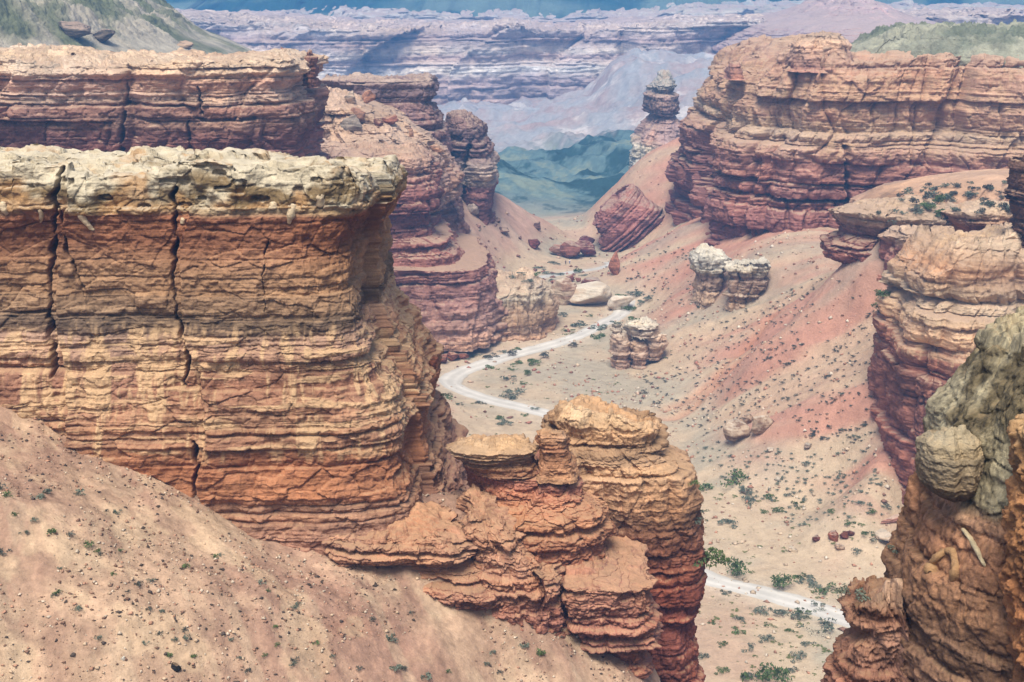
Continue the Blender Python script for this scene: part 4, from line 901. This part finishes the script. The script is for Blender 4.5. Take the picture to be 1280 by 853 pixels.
# ------------------------------------------------------------------ shrubs
def shrub_mesh(seed, nleaf, flat=0.55, leaf=0.10, spiky=0.0):
    rs = np.random.RandomState(seed); nb = 7; bc = rs.randn(nb, 3) * [0.30, 0.30, 0.10] + [0, 0, 0.32 * flat / 0.55]; br = 0.22 + 0.18 * rs.rand(nb)
    q = rs.randint(nb, size=nleaf); d = rs.randn(nleaf, 3); d /= np.linalg.norm(d, axis=1)[:, None]; d[:, 2] = np.abs(d[:, 2]) * 0.9 - 0.2
    p = bc[q] + d * (br[q] * (0.55 + 0.5 * rs.rand(nleaf)))[:, None] * [1, 1, flat / 0.55]
    p[:, 2] = np.maximum(p[:, 2], 0.02)
    a = rs.randn(nleaf, 3); a = a * (1 - spiky) + d * spiky * 2; a /= np.linalg.norm(a, axis=1)[:, None]
    b = np.cross(a, rs.randn(nleaf, 3)); b /= np.linalg.norm(b, axis=1)[:, None]
    L_ = leaf * (0.7 + 0.7 * rs.rand(nleaf))[:, None]; Wd = L_ * 0.42
    V = np.stack([p - a * L_, p + b * Wd, p + a * L_, p - b * Wd], 1).reshape(-1, 3)
    return make_mesh('shrub', V, np.arange(nleaf * 4).reshape(-1, 4), smooth=False)
M_green = mat_plain('green_leaves', (0.085, 0.125, 0.045), 0.35); M_sage = mat_plain('sage_leaves', (0.12, 0.14, 0.105), 0.35)
M_dark = mat_plain('dark_twigs', (0.09, 0.092, 0.075), 0.4); M_grass = mat_plain('grass_blades', (0.14, 0.17, 0.06), 0.35)
big_m = [shrub_mesh(200 + i, 420, 0.6, 0.07) for i in range(4)]; small_m = [shrub_mesh(220 + i, 110, 0.6, 0.13, 0.4) for i in range(5)]
low_m = [shrub_mesh(240 + i, 300, 0.25, 0.07) for i in range(4)]
_cache = {}
def var(me, mat):
    k = (me.name, mat.name)
    if k not in _cache:
        c = me.copy(); c.materials.clear(); c.materials.append(mat); _cache[k] = c
    return _cache[k]
rsS = np.random.RandomState(11)
def shrub(x, y, z, size, mat, kind, label, group, hgt=1.0, name='shrub', cat='shrub'):
    ms = {'big': big_m, 'small': small_m, 'low': low_m}[kind]
    o = bpy.data.objects.new(name, var(ms[rsS.randint(len(ms))], mat)); C.objects.link(o)
    o.location = (x, y, z - 0.03 * size); o.rotation_euler = (0, 0, rsS.rand() * 6.28); o.scale = (size * (0.85 + 0.3 * rsS.rand()), size * (0.85 + 0.3 * rsS.rand()), size * hgt * (0.8 + 0.4 * rsS.rand()))
    tag(o, label, cat, group); return o
# singled-out bushes on the canyon floor
for px, py, w, mt, kd, lb in [(976, 736, 28, M_green, 'big', 'round green bush beside the track'), (922, 720, 30, M_green, 'big', 'spreading green bush left of the round one by the track'),
        (885, 702, 36, M_green, 'low', 'bright low green bush against the tall butte'), (1040, 741, 34, M_green, 'low', 'dark green bush on the small bank beside the near block'),
        (1026, 788, 34, M_sage, 'low', 'grey green bush on the near side of the track'), (966, 850, 50, M_green, 'low', 'large green bush at the bottom edge'), (985, 770, 34, M_sage, 'low', 'straggly grey bush below the track'),
        (694, 368, 12, M_dark, 'big', 'dark bush near the striped boulder'), (719, 306+36, 12, M_green, 'big', 'dark green bush beside the far track'),
        (913, 655, 26, M_sage, 'low', 'grey bush in the middle of the flat floor'), (920, 600, 36, M_green, 'low', 'green bush at the foot of the red slope'),
        (612, 447, 20, M_dark, 'low', 'dark bush at the arch in the yellowish cliff foot'), (637, 445, 12, M_dark, 'big', 'dark bush under the yellowish cliff foot'),
        (668, 456, 16, M_green, 'big', 'green bush inside the road bend'), (659, 470, 12, M_green, 'big', 'upright dark bush inside the road bend'), (681, 448, 12, M_dark, 'big', 'dark bush at the inner road edge'), (716, 434, 12, M_dark, 'big', 'dark round bush on the inner road edge nearer the whitish boulder')]:
    loc, _ = hit(px, py)
    if loc is not None: shrub(loc.x, loc.y, loc.z, w * math.hypot(loc.y, H) / F * 0.85, mt, kd, lb, None)
G1 = 'grey green shrubs scattered on the canyon floor'
pts = [(640,476,22),(641,492,24),(637,497,20),(628,530,22),(625,523,14),(612,461,16),(640,463,12),(655,480,12),(646,455,14),(560,498,16),(552,494,12),(600,505,14),(655,520,10),(668,512,12),(748,412,22),(722,408,24),(712,416,18),(704,394,14),(737,396,10),
       (781,372,18),(795,368,20),(803,380,14),(786,388,22),(790,400,14),(812,374,16),(770,405,14),(745,423,18),(752,420,12),(692,330,14),(676,336,16),(683,343,12),(668,344,14),(700,344,12),(654,343,12),(640,347,14),(660,352,14),(690,352,10),(730,345,10),
       (645,437,12),(628,440,12),(596,445,12),(585,448,14),(574,486+20,10),(880,612,26),(866,606,14),(932,616,20),(960,622,14),(935,628,22),(988,618,14),(1000,632,16),(955,640,12),(972,640,16),(1040,640,14),(875,640,12),(870,652,14),
       (905,742,14),(920,790,20),(905,806,14),(935,812,18),(950,766,22),(1005,770,20),(988,790,14),(960,800,20),(925,776,16),(1000,822,22),(990,838,14),(890,780,10),(1010,806,16),(940,848,22),(880,822,16),(905,840,16),(1024,760,18),(960,782,12),
       (1085,668,18),(1095,676,22),(1070,690,18),(1060,655,14),(1090,640,12),(1075,630,14),(1108,634,14),(1120,690,14),(1000,722,20),(1010,730,26),(1060,742,18),(1020,735,16),(1080,748,16)]
for px, py, w in pts:
    loc, _ = hit(px, py)
    if loc is None: continue
    shrub(loc.x, loc.y, loc.z, w * math.hypot(loc.y, H) / F * 0.8, [M_sage, M_sage, M_green][rsS.randint(3)], 'low', 'low grey green shrub growing on the flat canyon floor', G1)
# grass and tiny tufts on the floor: nobody could count them
def merged(name, base, X, Yv, Zv, S_, m, label, cat, group=None):
    co = np.empty(len(base.vertices) * 3); base.vertices.foreach_get('co', co); co = co.reshape(-1, 3)
    fv = np.empty(len(base.loops), np.int32); base.loops.foreach_get('vertex_index', fv); k = base.polygons[0].loop_total; fv = fv.reshape(-1, k)
    n = len(X); an = np.random.RandomState(5).rand(n) * 6.28; ca, sa = np.cos(an)[:, None], np.sin(an)[:, None]
    V = np.stack([(co[None, :, 0] * ca - co[None, :, 1] * sa) * S_[:, None] + X[:, None], (co[None, :, 0] * sa + co[None, :, 1] * ca) * S_[:, None] + Yv[:, None], co[None, :, 2] * S_[:, None] + Zv[:, None]], -1).reshape(-1, 3)
    Fq = (fv[None] + (np.arange(n) * len(co))[:, None, None]).reshape(-1, k)
    o = link(name, make_mesh(name, V, Fq, smooth=False), m); tag(o, label, cat, group, 'stuff'); return o
def inpoly(px, py, poly):
    poly = np.array(poly, float); c = np.zeros(np.shape(px), bool)
    for (x0, y0), (x1, y1) in zip(poly, np.roll(poly, -1, 0)):
        c ^= ((y0 > py) != (y1 > py)) & (px < (x1 - x0) * (py - y0) / (y1 - y0 + 1e-9) + x0)
    return c
def scatter(poly, n, seed, clump=0.0, cs=14):
    rs = np.random.RandomState(seed); pp = np.array(poly, float); out = []
    px = pp[:, 0].min() + rs.rand(n * 6) * np.ptp(pp[:, 0]); py = pp[:, 1].min() + rs.rand(n * 6) * np.ptp(pp[:, 1]); k = inpoly(px, py, poly)
    return px[k], py[k], rs
slope_poly = [(800,470),(860,430),(880,395),(960,380),(1010,350),(1110,345),(1112,400),(1100,470),(1094,570),(1030,560),(960,500),(900,560),(840,520),(800,505)]
def slope_pts(n, seed, poly):
    px, py, rs = scatter(poly, n, seed); px, py = px[:int(n*1.3)], py[:int(n*1.3)]
    z = px * 0 + 12.0
    for _ in range(14):
        x, y, _q = Pz(px, py, np.minimum(z, 60)); g_ = gz_fast(x, y); z = 0.5 * z + 0.5 * g_
    k = np.abs(g_ - z) < 1.5
    return np.stack([x, y, g_, px, py], -1)[k][:n]
Q = slope_pts(560, 1, slope_poly); Q = Q[np.argsort(Q[:, 1])]
for i, (x, y, z, a, b) in enumerate(Q[:75]):
    shrub(x, y, z, 0.45 + 0.6 * rsS.rand() ** 2, [M_dark, M_dark, M_sage][rsS.randint(3)], 'small', 'small dark shrub dotting the red slope', 'small shrubs dotting the red slope')
R_ = Q[75:]; merged('shrubs', small_m[0], R_[:, 0], R_[:, 1], R_[:, 2], 0.4 + 0.55 * rsS.rand(len(R_)) ** 1.5, M_dark, 'far small shrubs covering the upper red slope', 'shrubs')
for poly, n, sd in [([(720,300),(840,300),(900,320),(870,400),(800,370),(740,330)], 150, 2), ([(960,560),(1090,580),(1130,640),(1000,660),(900,600),(860,560)], 220, 3), ([(560,250),(640,300),(700,330),(600,335),(640,420),(500,400)], 30, 4)]:
    q = slope_pts(n, sd, poly)
    if len(q): merged('shrubs', small_m[1], q[:, 0], q[:, 1], q[:, 2], 0.35 + 0.5 * rsS.rand(len(q)), M_sage, ['sparse small shrubs on the far right slope', 'tiny shrubs at the foot of the red slope', 'few tiny shrubs on the far left slope'][sd - 2], 'shrubs')
q = slope_pts(600, 7, [(560,460),(700,380),(800,370),(860,440),(760,520),(870,600),(1000,600),(1130,650),(1130,740),(1040,860),(870,860),(870,640),(680,500),(600,560),(550,500)])
rdq = road_dist(q[:, 0], q[:, 1]); q = q[(rdq > 3.5)]
nq = fbm(q[:, 0], q[:, 1], q[:, 0] * 0, 16, 3, seed=4); q = q[nq > -0.15]
merged('grass', low_m[1], q[:, 0], q[:, 1], q[:, 2], 0.25 + 0.8 * rsS.rand(len(q)) ** 3, M_grass, 'thin low grass tufts spread over the canyon floor', 'grass')
# shrubs on the bench below the big right cliff
px, py, rs = scatter([(1085,258),(1120,236),(1262,226),(1262,268),(1200,290),(1120,288)], 60, 8); k = 0
for a, b in zip(px, py):
    loc, nor = hit(a, b)
    if loc is None or nor.z < 0.6: continue
    shrub(loc.x, loc.y, loc.z, 1.1 + 1.3 * rsS.rand(), [M_dark, M_sage, M_sage][rsS.randint(3)], 'small', 'bluish grey shrub on the sandy bench below the big right cliff', 'shrubs on the sandy bench'); k += 1
    if k > 62: break
for a, b, lb in [(1157, 263, 'broad green shrub in the middle of the sandy bench'), (1172, 256, 'upright green shrub beside the broad one on the sandy bench'), (1182, 272, 'green shrub lowest of three on the sandy bench'),
                 (1103, 372, 'green shrub under the ledges at the top of the red slope'), (1098, 388, 'bright green shrub just below the one under the ledges')]:
    loc, _ = hit(a, b)
    if loc is not None: shrub(loc.x, loc.y, loc.z, 3.6, M_green, 'big', lb, None, hgt=0.8)
# near talus: shrubs, tufts, stones
Gn = 'little shrubs on the near talus'
npt = [(98,620,12),(145,643,10),(33,667,10),(88,670,9),(0,612,16),(8,622,12),(2,694,14),(66,668,14),(52,624,14),(60,618,12),(20,645,10),(42,652,9),(124,695,8),(122,690,8),(140,719,7),(232,710,11),(174,732,9),(190,728,9),(186,764,8),(203,766,9),(172,733,8),(99,763,10),(124,800,9),(72,742,9),(68,745,8),
       (198,795,8),(219,802,8),(230,790,9),(232,800,9),(180,806,8),(212,822,10),(243,822,10),(325,730,9),(336,740,7),(372,758,9),(368,762,8),(395,806,9),(367,828,10),(366,832,9),(430,796,8),(464,776,9),(490,803,14),(495,838,12),(505,838,10),(533,850,12),(512,768,6),(616,817,8),(656,811,11),(676,820,13),
       (608,832,7),(624,842,7),(330,820,8),(288,802,7),(310,840,8),(300,824,7),(110,684,12),(268,698,7),(275,695,6),(160,740,6),(150,690,6),(133,640,5),(75,712,6),(345,785,7),(345,808,7),(415,822,6),(448,838,9),(560,842,7)]
for px, py, w in npt:
    loc, _ = hit(px, py)
    if loc is None: continue
    shrub(loc.x, loc.y, loc.z, w * math.hypot(loc.y, loc.z - H) / F * 0.85, [M_dark, M_green, M_sage][rsS.randint(3)], 'small', 'small dusty shrub rooted in the near talus', Gn)
def stones(name, n, x0, x1, y0, y1, zf, smin, smax, label, seed, pal_):
    rs = np.random.RandomState(seed); x = x0 + rs.rand(n) * (x1 - x0); y = y0 + rs.rand(n) * (y1 - y0); z = zf(x, y)
    kk = vnoise(x / 6, y / 6, x * 0) + 0.4 * vnoise(x / 2, y / 2, x * 0) > -0.25 + 0.6 * (rs.rand(n) - .5); x, y, z = x[kk], y[kk], z[kk]; n = len(x)
    s = smin + (smax - smin) * rs.rand(n) ** 8
    b = np.array([(1,0,0),(0,1,0),(-1,0,0),(0,-1,0),(0,0,.7),(0,0,-.5)], float); fc = np.array([(0,1,4),(1,2,4),(2,3,4),(3,0,4),(1,0,5),(2,1,5),(3,2,5),(0,3,5)])
    V = b[None] * (0.6 + 0.7 * rs.rand(n, 6, 1)) * s[:, None, None] * (0.7 + 0.6 * rs.rand(n, 1, 3)) + rs.randn(n, 6, 3) * s[:, None, None] * 0.12
    an = rs.rand(n) * 6.28; ca, sa = np.cos(an)[:, None], np.sin(an)[:, None]
    V = np.stack([V[..., 0] * ca - V[..., 1] * sa, V[..., 0] * sa + V[..., 1] * ca, V[..., 2]], -1) + np.stack([x, y, z + s * 0.2], -1)[:, None]
    p = np.array([col(c) for c in pal_])[rs.randint(len(pal_), size=n)] * (0.8 + 0.4 * rs.rand(n, 1))
    o = link(name, make_mesh(name, V.reshape(-1, 3), (fc[None] + (np.arange(n) * 6)[:, None, None]).reshape(-1, 3), np.repeat(p, 6, 0), smooth=False), M_near); tag(o, label, 'stones', kind='stuff')
def nzf(x, y):
    fi = np.clip((x + 75) / 120 * (nx_ - 1), 0, nx_ - 2); fj = np.clip((y - 52) / 88 * (ny_ - 1), 0, ny_ - 2); i = fi.astype(int); j = fj.astype(int); u = fi - i; v = fj - j
    return (Zn[j, i] * (1-u) + Zn[j, i+1] * u) * (1-v) + (Zn[j+1, i] * (1-u) + Zn[j+1, i+1] * u) * v
PL = [(214,186,156),(226,206,182),(176,140,116),(140,108,90),(96,84,76),(196,150,124)]
stones('gravel', 60000, -48, 19, 78, 124, nzf, 0.03, 0.22, 'loose stones and grit scattered over the near talus', 1, PL)
stones('gravel', 16000, 10, 110, 205, 420, gz_fast, 0.08, 0.7, 'loose stones scattered over the canyon floor and red slope', 2, [(220,196,168),(200,150,124),(170,130,110),(230,214,192)])
stones('gravel', 5000, -40, 60, 330, 620, gz_fast, 0.12, 0.9, 'loose stones on the far canyon floor', 3, [(210,180,156),(186,130,112),(150,110,96)])

# ------------------------------------------------------------------ two walkers on the far track
def person(px, py, shirt, pants, label, hgt=1.72, side=1):
    loc, _ = hit(px, py)
    if loc is None: return
    r = bpy.data.objects.new('person', None); C.objects.link(r); r.location = loc; tag(r, label, 'person', 'two walkers on the track')
    j = [(0,0,.95),(0,0,1.2),(0,.0,1.42),(0,0,1.52),(0,-.02,1.63),(.09,0,.92),(.12,-.10*side,.5),(.12,-.02*side,.07),(.12,-.16*side,.04),(-.09,0,.92),(-.12,.10*side,.5),(-.12,.24*side,.1),(-.12,.12*side,.04),
         (.2,0,1.40),(.27,.05*side,1.13),(.25,-.05*side,.88),(-.2,0,1.40),(-.27,-.03*side,1.13),(-.25,-.14*side,.9)]
    e = [(0,1),(1,2),(2,3),(3,4),(0,5),(5,6),(6,7),(7,8),(0,9),(9,10),(10,11),(11,12),(2,13),(13,14),(14,15),(2,16),(16,17),(17,18)]
    rad = [.14,.15,.13,.06,.10,.10,.07,.05,.045,.10,.07,.05,.045,.07,.05,.035,.07,.05,.035]
    def skin(name, idx, grow, m):
        mp = {v: k for k, v in enumerate(idx)}; ed = [(mp[a], mp[b]) for a, b in e if a in mp and b in mp]
        me = bpy.data.meshes.new(name); me.from_pydata([tuple(np.array(j[i]) * hgt / 1.75) for i in idx], ed, []); me.update()
        o = bpy.data.objects.new(name, me); C.objects.link(o)
        md = o.modifiers.new('skin', 'SKIN'); o.modifiers.new('sub', 'SUBSURF').levels = 1; o.modifiers['sub'].render_levels = 1
        for i, v in enumerate(me.skin_vertices[0].data): v.radius = (rad[idx[i]] * grow,) * 2; v.use_root = (i == 0)
        me.materials.append(m); o.parent = r; return o
    skin('body', list(range(19)), 1.0, mat_plain('skin_tone', (0.35, 0.2, 0.13), 0.05))
    skin('shirt', [0,1,2,13,14,16,17], 1.18, mat_plain('shirt_cloth', shirt, 0.05)); skin('trousers', [0,5,6,7,9,10,11], 1.22, mat_plain('trouser_cloth', pants, 0.05))
    me = boulder_mesh(900 + px, .105, .115, .10, 0.05, m=14, colr=(60, 46, 36)); o = link('hair', me, mat_plain('hair_brown', (0.03, 0.02, 0.015), 0.1)); o.parent = r; o.location = (0, 0.03, 1.68 * hgt / 1.75)
person(707, 331, (0.03, 0.04, 0.09), (0.03, 0.03, 0.05), 'walker in dark clothes on the far track, left of the pair')
person(712, 330, (0.75, 0.78, 0.85), (0.06, 0.10, 0.30), 'walker in a white top and blue trousers on the far track', side=-1)
# ------------------------------------------------------------------ air
def add_haze():
    lo = (-5200, -150, -140); hi = (5200, 4880, 640)
    V = [(x, y, z) for x in (lo[0], hi[0]) for y in (lo[1], hi[1]) for z in (lo[2], hi[2])]
    Fq = [(0,1,3,2),(4,6,7,5),(0,4,5,1),(2,3,7,6),(0,2,6,4),(1,5,7,3)]
    me = make_mesh('haze', V, Fq, smooth=False)
    m = bpy.data.materials.new('haze_air'); m.use_nodes = True; nt = m.node_tree
    for n in list(nt.nodes):
        if n.type != 'OUTPUT_MATERIAL': nt.nodes.remove(n)
    pv = nt.nodes.new('ShaderNodeVolumePrincipled'); pv.inputs['Color'].default_value = (0.16, 0.46, 1.0, 1)
    pv.inputs['Density'].default_value = 0.00031; pv.inputs['Anisotropy'].default_value = 0.0
    nt.links.new(pv.outputs[0], nt.nodes['Material Output'].inputs['Volume'])
    o = link('haze', me, m); tag(o, 'thin blue haze filling the canyon air', 'haze', kind='stuff')
add_haze()
